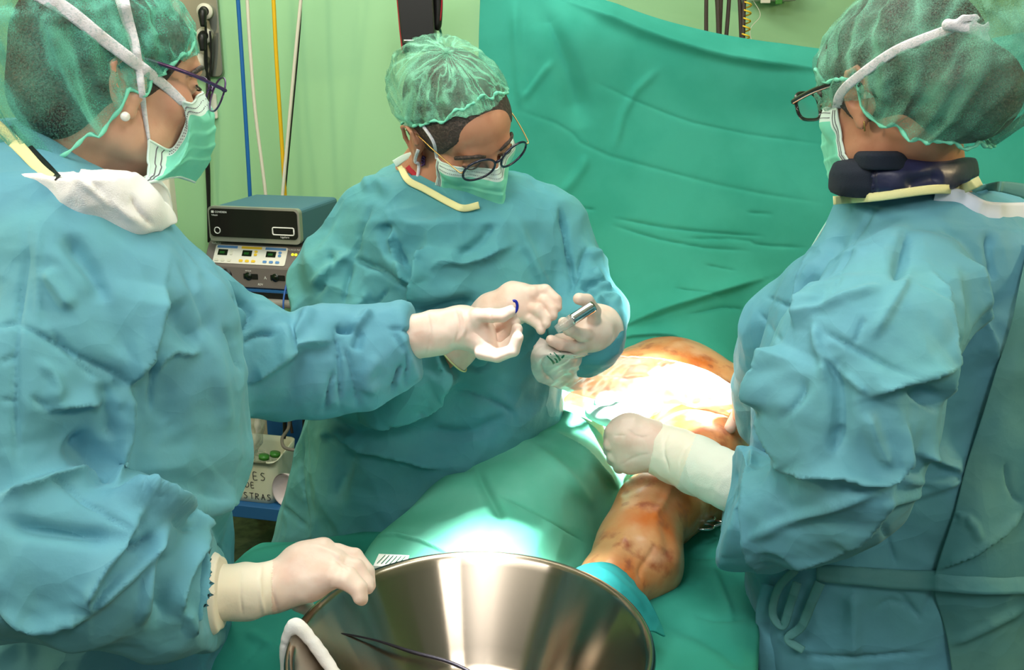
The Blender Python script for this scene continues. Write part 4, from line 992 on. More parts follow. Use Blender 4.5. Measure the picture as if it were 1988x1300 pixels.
def leg_rows():
    sil = [[(1092, 752, .99), (1115, 758, 1.0), (1140, 768, 1.0), (1168, 784, .97), (1182, 806, .9)],
           [(1010, 800, .99), (1045, 805, 1.0), (1100, 820, 1.01), (1160, 842, .98), (1192, 880, .89)],
           [(925, 858, .985), (965, 860, 1.0), (1050, 880, 1.02), (1140, 910, .99), (1203, 945, .89)],
           [(852, 932, .96), (895, 932, .985), (985, 950, 1.0), (1085, 975, .97), (1168, 1010, .88)],
           [(790, 992, .94), (835, 995, .955), (935, 1010, .97), (1045, 1035, .95), (1128, 1068, .88)],
           [(735, 1044, .925), (800, 1048, .94), (905, 1062, .95), (1015, 1082, .935), (1095, 1108, .88)],
           [(700, 1100, .91), (780, 1110, .925), (890, 1125, .93), (1000, 1140, .92), (1080, 1150, .88)]]
    out = []
    for r in sil:
        P = [atz(*p) for p in r]; a = P[0]
        out.append([a + np.array([-.03, .05, -.16]), a + np.array([-.02, .025, -.05])] + P + [P[-1] + np.array([.03, .01, -.03])])
    return out
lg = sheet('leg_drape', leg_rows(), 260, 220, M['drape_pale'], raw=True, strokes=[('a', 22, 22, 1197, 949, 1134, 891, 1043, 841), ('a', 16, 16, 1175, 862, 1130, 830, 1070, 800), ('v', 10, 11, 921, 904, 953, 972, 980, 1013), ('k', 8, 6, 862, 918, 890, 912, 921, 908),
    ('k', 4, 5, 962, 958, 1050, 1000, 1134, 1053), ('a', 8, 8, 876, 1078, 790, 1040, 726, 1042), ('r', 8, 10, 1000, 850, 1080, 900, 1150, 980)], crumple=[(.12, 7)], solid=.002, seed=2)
tag(lg, 'lighter green cloth wrapped over the straight leg, brightly lit near the foot', 'surgical drape')

# ================================================================ basin
bc = atz(915, 1250, .99); bc[2] = 0
ba = empty('basin', (bc[0], bc[1], TZ + .01), 'large round stainless steel basin on the table in the foreground', 'basin')
prof = [(.0, .872), (.1, .872), (.122, .878), (.135, .895), (.206, 1.0), (.211, 1.005), (.2165, 1.004), (.2185, .999), (.2155, .994), (.2105, .994), (.136, .889), (.12, .872), (.1, .867), (.0, .867)]
pr = np.array(prof) * np.array([.975, 1]) - np.array([0, .008]); pr2 = [pr[0]]
for a, b in zip(pr, pr[1:]):
    k = max(1, int(np.hypot(*(b - a)) / .01)); pr2 += [a + (b - a) * (i + 1) / k for i in range(k)]
pr2 = np.array(pr2); n = 160; a = np.linspace(0, 2 * np.pi, n, endpoint=False)
V = np.stack([bc[0] + pr2[None, :, 0] * np.cos(a)[:, None], bc[1] + pr2[None, :, 0] * np.sin(a)[:, None], np.broadcast_to(pr2[None, :, 1], (n, len(pr2)))], -1)
mk('bowl', V.reshape(-1, 3), gridf(n, len(pr2), True)[:, ::-1], M['steel'], ba)
# ================================================================ what the people wear
def strap(name, S, pts, w_px, Yn, parent, m=None, off=.002, n=40, Y=None):
    P = lay(S, pts, n, off, Y or Yn); wm = np.array(w_px if isinstance(w_px, (list, tuple)) else [w_px, w_px], float) * np.linalg.norm(P.mean(0) - CAM) / FX
    return ribbon(name, P, list(wm), m or M['tie'], parent, n=60, raw=True, solid=.0007, crump=.001)

def corners(G):
    c = [G[0, 0], G[-1, 0], G[0, -1], G[-1, -1]]; return [(float(proj(q)[0]), float(proj(q)[1])) for q in c]
# left person
SAs = Surf(bA)
def loc_(H, p): return (p - H.c) @ H.R
def maskA(u, v):
    B = mask_pt(u, v); c = lambda x, y, o=.004: loc_(HA, SAs(x, y, o, 1.14))
    top = cr(np.array([mask_pt(0.0, 0.0), c(372, 200, .008), c(354, 197), c(362, 240, .006), c(334, 288), c(284, 268)]), 60)
    bot = cr(np.array([mask_pt(0.0, 1.0), mask_pt(.4, 1.0), c(300, 352, .01), c(272, 362, .006)]), 60)
    t = np.linspace(0, 1, 60); uu = np.clip(u, 0, 1)
    T_ = np.stack([np.interp(uu, t, top[:, k]) for k in range(3)], -1); B_ = np.stack([np.interp(uu, t, bot[:, k]) for k in range(3)], -1)
    d = (1 - v)[..., None] * (T_ - mask_pt(uu, 0 * v)) + v[..., None] * (B_ - mask_pt(uu, 0 * v + 1))
    return B + d * (u > 0)[..., None]
mA, GA = mask(HA, PA, 1, over=Surf(bA).t, fn=maskA); SAs = Surf(cA, bA, hA)
frA = glasses(HA, PA, M['purple'], lens_w=.026, lens_h=.021, pos=(.033, .116, -.012), tilt=18, rim=.0012, temple=.0024, square=2.2, ear=(.084, -.005, .022), name='purple metal glasses')
kk = corners(GA); print('cornersA', kk)
strap('mask_tie', SAs, [(356, 200), (350, 194), (320, 166), (280, 135), (200, 75), (130, 20), (60, -20)], [14, 26], 1.1, mA)
strap('mask_tie', SAs, [kk[1], (280, 215), (272, 150), (262, 90), (245, 30), (232, -20)], [5, 24], 1.1, mA)
p = SAs(243, 226, .004); f = Field(p - .01, p + .01, .0008); f.cone(p, .0056, p, .0056); V, F = f.mesh(1); mk('earring', V, F, M['pearl'], PA)['label'] = 'white pearl earring'
f = Field(at(-60, 250, 1.3) - np.array([.1, .3, .1]), at(360, 470, 1.3) + np.array([.1, .1, .12]), .003)
f.chain([(20, 262, 1.16, .030), (105, 305, 1.08, .034), (180, 358, 1.06, .036), (245, 405, 1.08, .033), (300, 430, 1.13, .026)], .02)
f.chain([(262, 395, 1.16, .02), (285, 385, 1.2, .02), (308, 425, 1.19, .02)], .015)
f.chain([(20, 262, 1.2, .03), (-10, 262, 1.3, .03), (120, 320, 1.36, .03), (280, 390, 1.3, .03), (300, 400, 1.22, .02)], .02)
V, F = f.mesh(2); V = cloth(V, F, [('k', 6, 7, 80, 285, 160, 335, 240, 420), ('r', 5, 8, 100, 300, 180, 370, 290, 445), ('k', 7, 6, 255, 380, 268, 410, 300, 440)], [(.03, 5)], seed=2)
twA = mk('towel_collar', V, F, M['towel'], PA); twA['label'] = 'white towel round the neck'
SG = Surf(gA)
strap('collar_binding', SG, [(-20, 235), (30, 278), (75, 325), (110, 352), (140, 378)], [26, 10], 1.05, gA, M['yellow'], off=.006, n=24)
strap('undershirt_edge', Surf(gA, twA), [(18, 246), (60, 292), (90, 322), (112, 345)], [16, 12], 1.05, PA, M['black'], off=.003, n=20)
# middle person
mB, GB = mask(HB, PB, 4, over=Surf(bB).t); SBs = Surf(cB, bB, hB)
frB = glasses(HB, PB, M['black_frame'], lens_w=.027, lens_h=.0225, pos=(.033, .110, .003), tilt=10, rim=.0019, temple=.0011, square=2.15, tm=M['gold'], ear=(.082, -.012, .018), name='round dark glasses with gold arms')
kk = corners(GB); print('cornersB', kk)
strap('mask_tie', SBs, [kk[1], (842, 275), (822, 245)], [9, 6], 1.5, mB, n=20)
strap('mask_tie', SBs, [kk[3], (812, 335), (806, 312), (812, 290)], [6, 6], 1.5, mB, n=20)
p = SBs(822, 311, .003); VV, FF, b = [], [], 0
for i in range(9):
    q = p + np.array([.0022 * math.sin(i * 2.2), -.001, -.0035 * (i / 2) + .006]); V, F = boxv(q, (.0034,) * 3, rotz(i)); VV.append(V); FF += [tuple(x + b for x in t) for t in F]; b += 8
mk('earring', np.concatenate(VV), FF, M['purple'], PB)['label'] = 'dark sparkling earring'
SG = Surf(gB)
ribbon('collar_binding', lay(SG, [(777, 322), (793, 350), (825, 367), (874, 394), (900, 404), (930, 398)], 24, .008, 1.6), .011, M['yellow'], gB, raw=True, solid=.001)
strap('undershirt_edge', SBs, [(792, 322), (806, 340), (818, 356)], [13, 8], 1.6, PB, M['red'], off=.001, n=12, Y=1.62)
ribbon('neck_tie', [(766, 318, 1.66), (785, 306, 1.65), (806, 298, 1.64)], [.013, .009], M['mask_white'], gB)
# right person
mC, GC = mask(HC, PC, 7, over=Surf(bC).t); SCs = Surf(cC, bC, hC)
frC = glasses(HC, PC, M['dark_frame'], lens_w=.026, lens_h=.019, pos=(.034, .118, .002), tilt=10, rim=.0024, temple=.0038, square=3.2, ear=(.083, 0.0, .016), name='dark rectangular glasses')
kk = corners(GC); print('cornersC', kk)
strap('mask_tie', SCs, [kk[0], (1632, 182), (1662, 152), (1740, 98), (1835, 60), (1850, 52)], [17, 17], 1.2, mC)
f = Field(at(1840, 50, 1.16) - .04, at(1940, 60, 1.16) + np.array([.03, .05, .06]), .0014)
K = SCs(1850, 50, .006); Yk = K[1]
f.chain([(1840, 48, Yk, .0065), (1862, 52, Yk, .0055)], .004)
for q in [[(1850, 48), (1870, 36), (1895, 34), (1912, 38)], [(1860, 55), (1890, 62), (1915, 72), (1930, 86)], [(1860, 52), (1890, 50), (1910, 60), (1920, 74)], [(1862, 54), (1895, 54), (1916, 56), (1926, 30)]]:
    f.chain([(x, y, Yk - .004 * i, .0035) for i, (x, y) in enumerate(q)], .003)
V, F = f.mesh(1); mk('tie_bow', V, F, M['tie'], mC)
p = SCs(1677, 240, .002); tube('earring', [p + np.array([0, 0, .003]), p + np.array([.001, -.001, -.004]), p + np.array([.002, 0, -.009])], .0011, M['gold'], PC, n=10, k=6, raw=True)
f = Field(at(1590, 400, 1.3) - np.array([.05, .2, .05]), at(1930, 280, 1.3) + np.array([.08, .2, .06]), .003)
f.column([(306, 1640, 1896, 1.33, .085), (316, 1618, 1900, 1.33, .105), (335, 1610, 1903, 1.33, .115), (366, 1610, 1903, 1.33, .118), (382, 1615, 1898, 1.33, .11)], .0)
f.cut(at(1740, 372, 1.25), (.11, 0, -1), .4)
V, F = f.mesh(2); V = cloth(V, F, [('k', 7, 5, 1700, 318, 1692, 345, 1700, 378), ('v', 8, 16, 1760, 366, 1800, 350, 1830, 340), ('r', 4, 8, 1690, 312, 1800, 300)], [(.09, 6)], seed=1)
lc = mk('neck_collar', V, F, [M['navy'], M['navy_cloth']], PC, fmat=(proj(V[F[:, 0]])[0] < 1694).astype(int)); lc['label'] = 'navy padded neck collar'
f = Field(at(1650, 330, 1.3) - np.array([.05, .2, .05]), at(1800, 270, 1.3) + np.array([.08, .2, .06]), .003)
f.column([(293, 1662, 1765, 1.3, .08), (300, 1655, 1775, 1.3, .09), (330, 1652, 1790, 1.3, .09)], .0); V, F = f.mesh(2)
mk('collar_lining', V, F, M['navy_cloth'], lc)
SG = Surf(gC, lc)
strap('collar_binding', SG, [(1618, 389), (1700, 382), (1806, 368), (1868, 366), (1904, 350)], [15, 17], 1.2, gC, M['yellow'], off=.005, n=30)
strap('white_tape', SG, [(1815, 378), (1862, 386), (1905, 408), (1945, 414), (1995, 414)], [30, 40], 1.2, gC, M['white_tape'], off=.008, n=24)
strap('neck_tie', SG, [(1880, 372), (1935, 362), (2000, 372)], [8, 24], 1.2, gC, M['gown_green'], off=.014, n=16)
# back flap of the right gown, waist tie
SG = Surf(gC)
def flap_row(y, xl): return [SG(x, y, o, 1.15) for x, o in zip(np.linspace(xl, 2130, 7), (.006, .02, .03, .03, .03, .03, .03))]
rows = []
for y, xl in [(470, 1996), (560, 1978), (640, 1960), (712, 1936), (800, 1909), (900, 1877), (1000, 1851), (1105, 1818), (1146, 1813), (1238, 1838), (1330, 1852)]:
    pts = []
    for x, o in zip(np.linspace(xl, 2140, 7), (.008, .022, .03, .03, .03, .03, .03)):
        q = SG(min(x, 2040), y, 0, 1.15); dd = np.linalg.norm(q - CAM); r_ = at(x, y, 1.0) - CAM; r_ /= np.linalg.norm(r_); pts.append(CAM + r_ * (dd - o))
    rows.append(pts)
rows = np.array(rows); dd = np.linalg.norm(rows - CAM, axis=2); ds = dd.copy()
for _ in range(3): ds[1:-1] = np.minimum(ds[1:-1], (ds[:-2] + ds[1:-1] + ds[2:]) / 3)
rows = CAM + (rows - CAM) * (ds / dd)[..., None]
fl = sheet('back_flap', rows, 200, 90, M['gown_green'], gC, raw=True, strokes=[('k', 6, 6, 1950, 900, 1960, 960, 1988, 980), ('r', 6, 8, 1850, 1000, 1890, 1010, 1900, 1050), ('a', 12, 16, 1990, 985, 1920, 1060, 1820, 1105), ('k', 6, 6, 1845, 1000, 1880, 1010), ('r', 6, 8, 1988, 1180, 1890, 1230, 1840, 1250)], crumple=[(.12, 9)], solid=.0015, seed=8)
SG = Surf(gC, fl)
bt = strap('waist_tie', SG, [(1585, 1112), (1660, 1117), (1740, 1124), (1822, 1127), (1900, 1132), (2010, 1130)], [30, 38], 1.1, gC, M['gown_green'], off=.007, n=40)
strap('waist_tie', SG, [(1592, 1130), (1575, 1170), (1556, 1215), (1530, 1240), (1560, 1262)], [18, 14], 1.1, gC, M['gown_green'], off=.02, n=24)
strap('waist_tie', SG, [(1545, 1105), (1512, 1140), (1500, 1190), (1520, 1214), (1535, 1170), (1548, 1130)], [14, 16], 1.1, gC, M['gown_green'], off=.02, n=24)
strap('waist_tie', SG, [(1495, 1135), (1485, 1190), (1488, 1250), (1495, 1330)], [30, 36], 1.1, gC, M['gown'], off=.012, n=24)

# right person: long white glove cuff
f = Field((.13, 1.18, .85), (.42, 1.56, 1.2), .0022)
f.chain([(1268, 868, 1.452, .0405), (1310, 884, 1.425, .042), (1350, 902, 1.39, .0435), (1430, 940, 1.29, .042)], .01)
f.cut(at(1262, 864, 1.455), (-1, .1, .1), .07)
V, F = f.mesh(2); V = cloth(V, F, [('k', 3, 5, 1300, 830, 1285, 870, 1300, 920), ('k', 2, 4, 1350, 850, 1322, 880, 1315, 925)], [(.03, 3)], seed=5)
gc = mk('glove_cuff', V, F, [M['glove_cuff'], M['cuff']], PC, fmat=(proj(V[F[:, 0]])[0] + .35 * (proj(V[F[:, 0]])[1] - 880) > 1338).astype(int)); gc['label'] = 'long white glove cuff'
f = Field(at(415, 1150, 1.03) - .07, at(440, 1150, 1.04) + .07, .002); f.chain([(398, 1152, 1.02, .05), (415, 1151, 1.03, .043), (445, 1150, 1.04, .0355)], .004)
f.cut(at(436, 1150, 1.035), (1, .1, 0), .06); V, F = f.mesh(3); kc = mk('knitted_cuff', V, F, M['glove_cuff'], PA)
# glove cuff rims
for (c0, r0, ax, par) in [((790, 656, 1.36), .0345, (1, 0, .35), PA), ((876, 688, 1.47), .0345, (1, 0, .9), PB)]:
    ax = np.array(ax, float); ax /= np.linalg.norm(ax); u = np.cross(ax, (0, 1, 0)); u /= np.linalg.norm(u); v = np.cross(ax, u); a_ = np.linspace(0, 2 * np.pi, 41)
    P = at(*c0) + r0 * (np.cos(a_)[:, None] * u + np.sin(a_)[:, None] * v); V, F = tube_vf(P, .0013, 6); mk('glove_rim', V, F, M['yellow'], par)

# ================================================================ things in the hands
a0, b0 = at(1108, 622, 1.385), at(1152, 594, 1.40)
rod = tube('steel_rod', [a0, (a0 + b0) / 2, b0], .0085, M['chrome'], None, n=12, k=24, raw=True); tag(rod, 'short polished steel rod held in the hand of the middle person', 'instrument')
a1 = at(1080, 640, 1.38)
tip = tube('probe_tip', [a1, (a0 + a1) / 2, a0 + (a0 - a1) * .1], [.006, .008, .009], M['bag'], rod, n=12, k=20, raw=True)
ring = at(998, 595, 1.322); a_ = np.linspace(-1.9, 1.9, 20); u = np.array([1, 0, 0.15]); v = np.array([0, .1, 1.0])
P = ring + .0082 * (np.cos(a_)[:, None] * u * .55 + np.sin(a_)[:, None] * v); V, F = tube_vf(P, .0021, 10); o = mk('blue_ring', V, F, M['blue_ring']); tag(o, 'small blue plastic ring pinched between gloved thumb and finger', 'ring')
fs = sheet('probe_cover', [
    [(1048, 655, 1.415), (1080, 672, 1.415), (1120, 690, 1.42), (1150, 688, 1.45)],
    [(1030, 690, 1.40), (1060, 688, 1.38), (1090, 688, 1.385), (1118, 690, 1.41)],
    [(1040, 735, 1.43), (1058, 715, 1.41), (1090, 700, 1.41), (1120, 692, 1.44)],
    [(1090, 755, 1.50), (1100, 735, 1.48), (1140, 712, 1.49), (1180, 692, 1.52)],
    [(1160, 775, 1.62), (1170, 745, 1.6), (1200, 710, 1.6), (1250, 692, 1.62)],
    [(1230, 782, 1.68), (1240, 748, 1.66), (1270, 715, 1.66), (1320, 702, 1.68)],
    [(1320, 785, 1.7), (1335, 755, 1.69), (1350, 735, 1.69), (1380, 722, 1.7)],
    [(1395, 800, 1.69), (1405, 780, 1.68), (1415, 765, 1.68), (1425, 752, 1.69)],
    [(1440, 785, 1.68), (1442, 778, 1.68), (1444, 770, 1.68), (1445, 764, 1.68)]], 180, 50, M['film'],
    strokes=[('k', 5, 5, 1120, 730, 1200, 735, 1260, 730), ('r', 5, 5, 1360, 720, 1440, 765), ('r', 4, 5, 1330, 790, 1440, 780), ('k', 5, 5, 1060, 690, 1050, 720, 1075, 740)], crumple=[(.025, 5)], solid=.0005, seed=6)
tag(fs, 'clear plastic sleeve stretched between two people over the patient', 'plastic cover')
for q in [[(1075, 684), (1083, 692), (1088, 700)], [(1062, 690), (1072, 700), (1076, 706)], [(1068, 686), (1080, 698), (1082, 704)], [(1086, 682), (1094, 690), (1090, 694)]]:
    S_ = Surf(fs); ribbon('green_print', np.array([S_(x, y, .003, 1.4) for x, y in q]), [.0015, .004], M['green_ink'], fs, n=10, raw=True, solid=.0003)
f = Field(at(1130, 800, 1.7) - .12, at(1300, 760, 1.75) + .12, .004)
f.chain([(1175, 782, 1.7, .022), (1215, 800, 1.68, .032), (1255, 778, 1.7, .03)], .02); f.chain([(1150, 800, 1.66, .014), (1190, 810, 1.64, .02)], .02)
V, F = f.mesh(2); V = cloth(V, F, [], [(.04, 8)], seed=2); o = mk('folded_towel', V, F, M['groin']); tag(o, 'pale folded cloth lying at the patient groin under the clear sleeve', 'towel')

# ================================================================ on and around the basin
R0 = .2072; zr = .993
def rim(a, dr=0, dz=0): return np.array([bc[0] + (R0 + dr) * math.cos(a), bc[1] + (R0 + dr) * math.sin(a), zr + dz])
aw = math.radians(176)
rd = np.array([math.cos(aw), math.sin(aw), 0])
P = [rim(aw) + rd * .012 + np.array([0, 0, -.16]), rim(aw) + rd * .014 + np.array([0, 0, -.09]), rim(aw) + rd * .014 + np.array([0, 0, -.02]), rim(aw) + rd * .002 + np.array([0, 0, .012]), rim(aw) - rd * .016 + np.array([0, 0, -.004]), rim(aw) - rd * .042 + np.array([.008, -.012, -.05]), rim(aw) - rd * .055 + np.array([.014, -.02, -.075])]
f = Field(np.min(P, 0) - .03, np.max(P, 0) + .03, .002); Pc = cr(np.array(P), 24)
for i in range(23): f.cone(Pc[i], .0088, Pc[i + 1], .0088, .002, flat=(rd, 1.3))
V, F = f.mesh(2); V = cloth(V, F, [('k', 2, 5, 545, 1250, 562, 1258)], [(.012, 1.5)], seed=3); gz = mk('gauze_roll', V, F, M['gauze']); tag(gz, 'white rolled gauze hooked over the left rim of the steel basin', 'gauze')
Pt = np.array([atz(x, y, z) for x, y, z in [(575, 1238, .985), (640, 1228, .965), (720, 1240, .94), (800, 1265, .915), (880, 1288, .9), (960, 1330, .885)]])
gw = tube('guidewire', Pt, [.0011, .0012, .0013, .0026, .0026, .0026], M['wire'], None, n=60, k=6, raw=True); tag(gw, 'thin dark guidewire lying across the inside of the steel basin', 'wire')
a_ = np.linspace(0, 2 * np.pi * 5, 260); cc = np.array([bc[0] - .035, bc[1] - .015, .8835])
P = np.stack([cc[0] + (.078 - .0009 * a_) * np.cos(a_), cc[1] + (.07 - .0009 * a_) * np.sin(a_), cc[2] + .0012 * a_ + .001 * np.sin(3 * a_)], 1)
V, F = tube_vf(P, .0026, 8); o = mk('coiled_catheter', V, F, M['bag']); tag(o, 'clear catheter coiled on the bottom of the steel basin', 'catheter')
V, F = boxv(atz(760, 1090, .95), (.045, .035, .004), rotz(-.1)); lp = mk('paper_packet', V, F, M['paper'], None, smooth=False); tag(lp, 'small white paper packet lying behind the steel basin', 'packet')
cpp = atz(752, 1090, .96)
strokes3d('print', [[(-.018 + .006 * i, -.012), (-.012 + .006 * i, .012)] for i in range(6)], lambda x, y: atz(760, 1090, .95) + rotz(-.1) @ np.array([x, y, .0034]), .0005, M['green_ink'], lp)
tw = sheet('teal_wrap', [
    [(1020, 1088, 1.255), (1060, 1098, 1.25), (1100, 1108, 1.25), (1140, 1096, 1.26), (1185, 1093, 1.27), (1215, 1112, 1.27)],
    [(1030, 1120, 1.21), (1080, 1118, 1.2), (1120, 1118, 1.2), (1165, 1115, 1.2), (1210, 1125, 1.21), (1245, 1150, 1.22)],
    [(1050, 1160, 1.19), (1100, 1155, 1.17), (1150, 1155, 1.17), (1190, 1158, 1.17), (1230, 1165, 1.18), (1264, 1180, 1.2)],
    [(1060, 1230, 1.16), (1110, 1220, 1.15), (1160, 1220, 1.15), (1210, 1220, 1.15), (1260, 1225, 1.16), (1290, 1235, 1.18)]], 80, 110, M['teal'], strokes=[('r', 5, 8, 1140, 1096, 1200, 1130, 1250, 1190), ('k', 6, 6, 1100, 1108, 1150, 1160)], crumple=[(.04, 6)], solid=.003)
tag(tw, 'teal cloth wrapped round the patient foot behind the steel basin', 'cloth')
# clamp with finger rings
ck = empty('surgical_clamp', atz(1370, 1022, .885), 'steel clamp with finger rings lying on the green cloth under the right sleeve', 'clamp')
c0 = atz(1366, 1022, .89); a_ = np.linspace(0, 2 * np.pi, 33)
for dx, dy in ((0, 0), (.006, .022)):
    P = c0 + np.stack([.0165 * np.cos(a_) + dx, .0105 * np.sin(a_) + dy, 0 * a_ + dy * .2], 1)
    V, F = tube_vf(P, .0022, 8); mk('finger_ring', V, F, M['chrome'], ck)
tube('shank', [c0 + np.array([.016, 0, 0]), c0 + np.array([.032, .004, .002]), c0 + np.array([.06, .0, .0]), c0 + np.array([.13, .02, 0])], .0024, M['chrome'], ck, n=14, k=8, raw=True)
tube('shank', [c0 + np.array([.02, .018, 0.003]), c0 + np.array([.034, .008, .004]), c0 + np.array([.06, .008, .002]), c0 + np.array([.13, .025, 0])], .0024, M['chrome'], ck, n=14, k=8, raw=True)

# ================================================================ at the wall
def hose(name, pts, r, m, label, cat='hose', n=60):
    o = tube(name, [(x, y, Y) for x, y, Y in pts], r, m, None, n=n, k=12); tag(o, label, cat); return o
hose('supply_hose', [(458, -60, 3.3), (462, 0, 3.3), (470, 120, 3.3), (478, 250, 3.3), (485, 372, 3.3), (487, 420, 3.3)], .0068, M['blue_hose'], 'blue hose hanging down the green wall, leftmost hose')
hose('supply_hose', [(476, -60, 3.3), (480, 0, 3.3), (486, 100, 3.3), (496, 220, 3.3), (512, 345, 3.3), (520, 420, 3.3)], .0058, M['white_hose'], 'white hose between the blue hose and the yellow hose')
hose('supply_hose', [(528, -60, 3.3), (531, 0, 3.3), (537, 120, 3.3), (546, 260, 3.3), (553, 372, 3.3), (555, 420, 3.3)], .0066, M['yellow_hose'], 'yellow hose hanging down the green wall')
hose('supply_hose', [(590, -60, 3.27), (584, 0, 3.27), (574, 100, 3.27), (560, 250, 3.27), (549, 372, 3.27), (546, 420, 3.27)], .0056, M['white_hose'], 'white hose slanting across the yellow hose')
hose('thin_cable', [(586, -60, 3.3), (584, 30, 3.3), (577, 120, 3.3), (564, 260, 3.3), (554, 372, 3.3), (551, 420, 3.3)], .0026, M['black'], 'thin black cable just behind the slanting white hose', 'cable')
# socket panel
pc = at(402, 62, 3.47); sp = empty('socket_panel', (pc[0], 3.5, pc[2] - .15), 'steel wall panel with round white sockets beside the left person', 'socket panel')
def rbox(name, c, s, r, m, parent, dep, k=6):
    """rounded plate in the x-z plane"""
    o = []; 
    for (sx, sz, a0) in ((1, 1, 0), (-1, 1, 90), (-1, -1, 180), (1, -1, 270)):
        for i in range(k + 1):
            t = math.radians(a0 + 90 * i / k); o.append((c[0] + sx * (s[0] / 2 - r) + r * math.cos(t), c[2] + sz * (s[1] / 2 - r) + r * math.sin(t)))
    n_ = len(o); V = [(x, c[1] - dep / 2, z) for x, z in o] + [(x, c[1] + dep / 2, z) for x, z in o]
    F = [tuple(range(n_)), tuple(range(n_, 2 * n_))[::-1]] + [(i, i + n_, (i + 1) % n_ + n_, (i + 1) % n_) for i in range(n_)]
    q = mk(name, V, F, m, parent, smooth=False); bb = q.modifiers.new('b', 'BEVEL'); bb.width = dep * .2; bb.segments = 2; bb.limit_method = 'ANGLE'; return q
x0 = at(340, 62, 3.49)[0]; x1 = at(429, 62, 3.49)[0]; z1 = at(400, 150, 3.49)[2]; z0 = at(400, -60, 3.49)[2]
rbox('plate', ((x0 + x1) / 2, 3.488, (z0 + z1) / 2), (x1 - x0, z0 - z1), .02, M['panel_steel'], sp, .02)
def disc(name, c, r, dep, m, parent, k=28, axis=1):
    P = [np.array(c) + np.array([0, dep / 2, 0]), np.array(c) - np.array([0, dep / 2, 0])]; V, F = tube_vf(P, r, k); return mk(name, V, F, m, parent)
for i, (x, y) in enumerate([(398, 22), (397, 69), (388, 118)]):
    c = at(x, y, 3.47); so = disc('socket', c, .026, .02, M['ivory'], sp)
    if i < 2:
        disc('socket_hole', c - np.array([0, .011, 0]), .016, .004, M['black'], so)
        cx = empty('power_plug', c - np.array([0, .02, .02]), ['black plug in the upper round wall socket', 'black plug in the lower round wall socket'][i], 'plug')
        P = [c - np.array([0, .012, 0]), c - np.array([0, .03, .008]), c - np.array([0, .034, .05])]; tube('plug_body', P, [.014, .015, .009], M['black'], cx, n=14, k=14, raw=True)
        pts = [(x + 1, y + 20, 3.44), (x + 2, y + 60, 3.45), (402 + 5 * i, 160, 3.46), (400 + 6 * i, 230, 3.46), (400 + 5 * i, 300, 3.46), (404, 400, 3.46), (405, 470, 3.46)]
        tube('cord', pts, .0042, M['black'], cx, n=60, k=8)
hose('black_cable', [(408, 60, 3.45), (410, 90, 3.455), (409, 130, 3.46), (402, 190, 3.465), (400, 260, 3.465), (406, 330, 3.465), (407, 470, 3.465)], .0038, M['black'], 'thinner black cord hanging right of the two plug cords', 'cable')
c = at(407, 206, 3.49); sw = rbox('blank_plate', c, (.052, .085), .006, M['ivory'], None, .012); tag(sw, 'small ivory cover plate on the green wall below the socket panel', 'wall plate')
# black hanging case
bk = empty('hanging_case', at(812, 95, 3.2), 'black case with red edge and silver pin hanging above the middle person', 'case')
def quadbox(name, q, Y0, Y1, m, parent):
    V = [at(x, y, Y0) for x, y in q]; V = V + [v + np.array([0, Y1 - Y0, 0]) for v in V]; k = len(q)
    F = [tuple(range(k)), tuple(range(k, 2 * k))[::-1]] + [(i, i + k, (i + 1) % k + k, (i + 1) % k) for i in range(k)]
    o = mk(name, V, F, m, parent, smooth=False); b = o.modifiers.new('b', 'BEVEL'); b.width = .004; b.segments = 2; b.limit_method = 'ANGLE'; return o
quadbox('shell', [(768, -40), (838, -40), (842, 30), (845, 100), (783, 102), (777, 60)], 3.15, 3.25, M['black'], bk)
quadbox('red_edge', [(766, -40), (772, -40), (780, 60), (786, 104), (780, 104), (775, 60)], 3.19, 3.24, M['red'], bk)
tube('side_roll', [(846, -50, 3.2), (850, 0, 3.2), (849, 48, 3.2), (846, 58, 3.2)], [.016, .016, .014, .006], M['black'], bk, n=20, k=14)
tube('red_piping', [(857, -50, 3.19), (858, 0, 3.19), (855, 40, 3.19)], .0025, M['red'], bk, n=12, k=6)
tube('pin', [(784, 80, 3.135), (794, 79, 3.13), (804, 78, 3.13)], [.006, .0045, .003], M['chrome'], bk, n=10, k=10)
tube('green_strap', [(852, 50, 3.22), (856, 70, 3.22), (848, 100, 3.22)], .004, M['green_ink'], bk, n=12, k=6)
# dark cables above the screen
for i, (xa, xb, xc) in enumerate([(1372, 1371, 1371), (1388, 1393, 1396), (1402, 1399, 1395), (1418, 1414, 1406), (1433, 1437, 1441), (1448, 1444, 1442), (1396, 1394, 1398)]):
    o = tube('hanging_cable', [(xa, -50, 3.1 - .01 * i), (xb, 20, 3.1 - .01 * i), (xc, 120, 3.1 - .01 * i)], .0062, M['brown_cable'], None, n=16, k=8)
    tag(o, ['leftmost dark cable hanging above the green screen', 'dark cable forming the left arm of the wide V above the screen', 'thin middle dark cable of the bundle above the screen', 'slanting dark cable right of the V above the screen', 'dark cable leaning right beside the yellow coiled lead', 'rightmost dark cable touching the yellow coiled lead', 'dark cable crossing between the arms of the V above the screen'][i], 'cable', 'dark cables above the screen')
a_ = np.linspace(0, 2 * np.pi * 7, 120); base = at(1452, 0, 3.05)
P = np.stack([base[0] + .011 * np.cos(a_), base[1] + .011 * np.sin(a_), base[2] + .03 - a_ * .0036], 1)
V, F = tube_vf(P, .0026, 6); o = mk('coiled_lead', V, F, M['panel_yellow']); tag(o, 'yellow-green coiled lead hanging beside the dark cables', 'cable')
md = empty('wall_device', at(1500, 0, 3.42), 'small grey device high on the green wall above the screen', 'device')
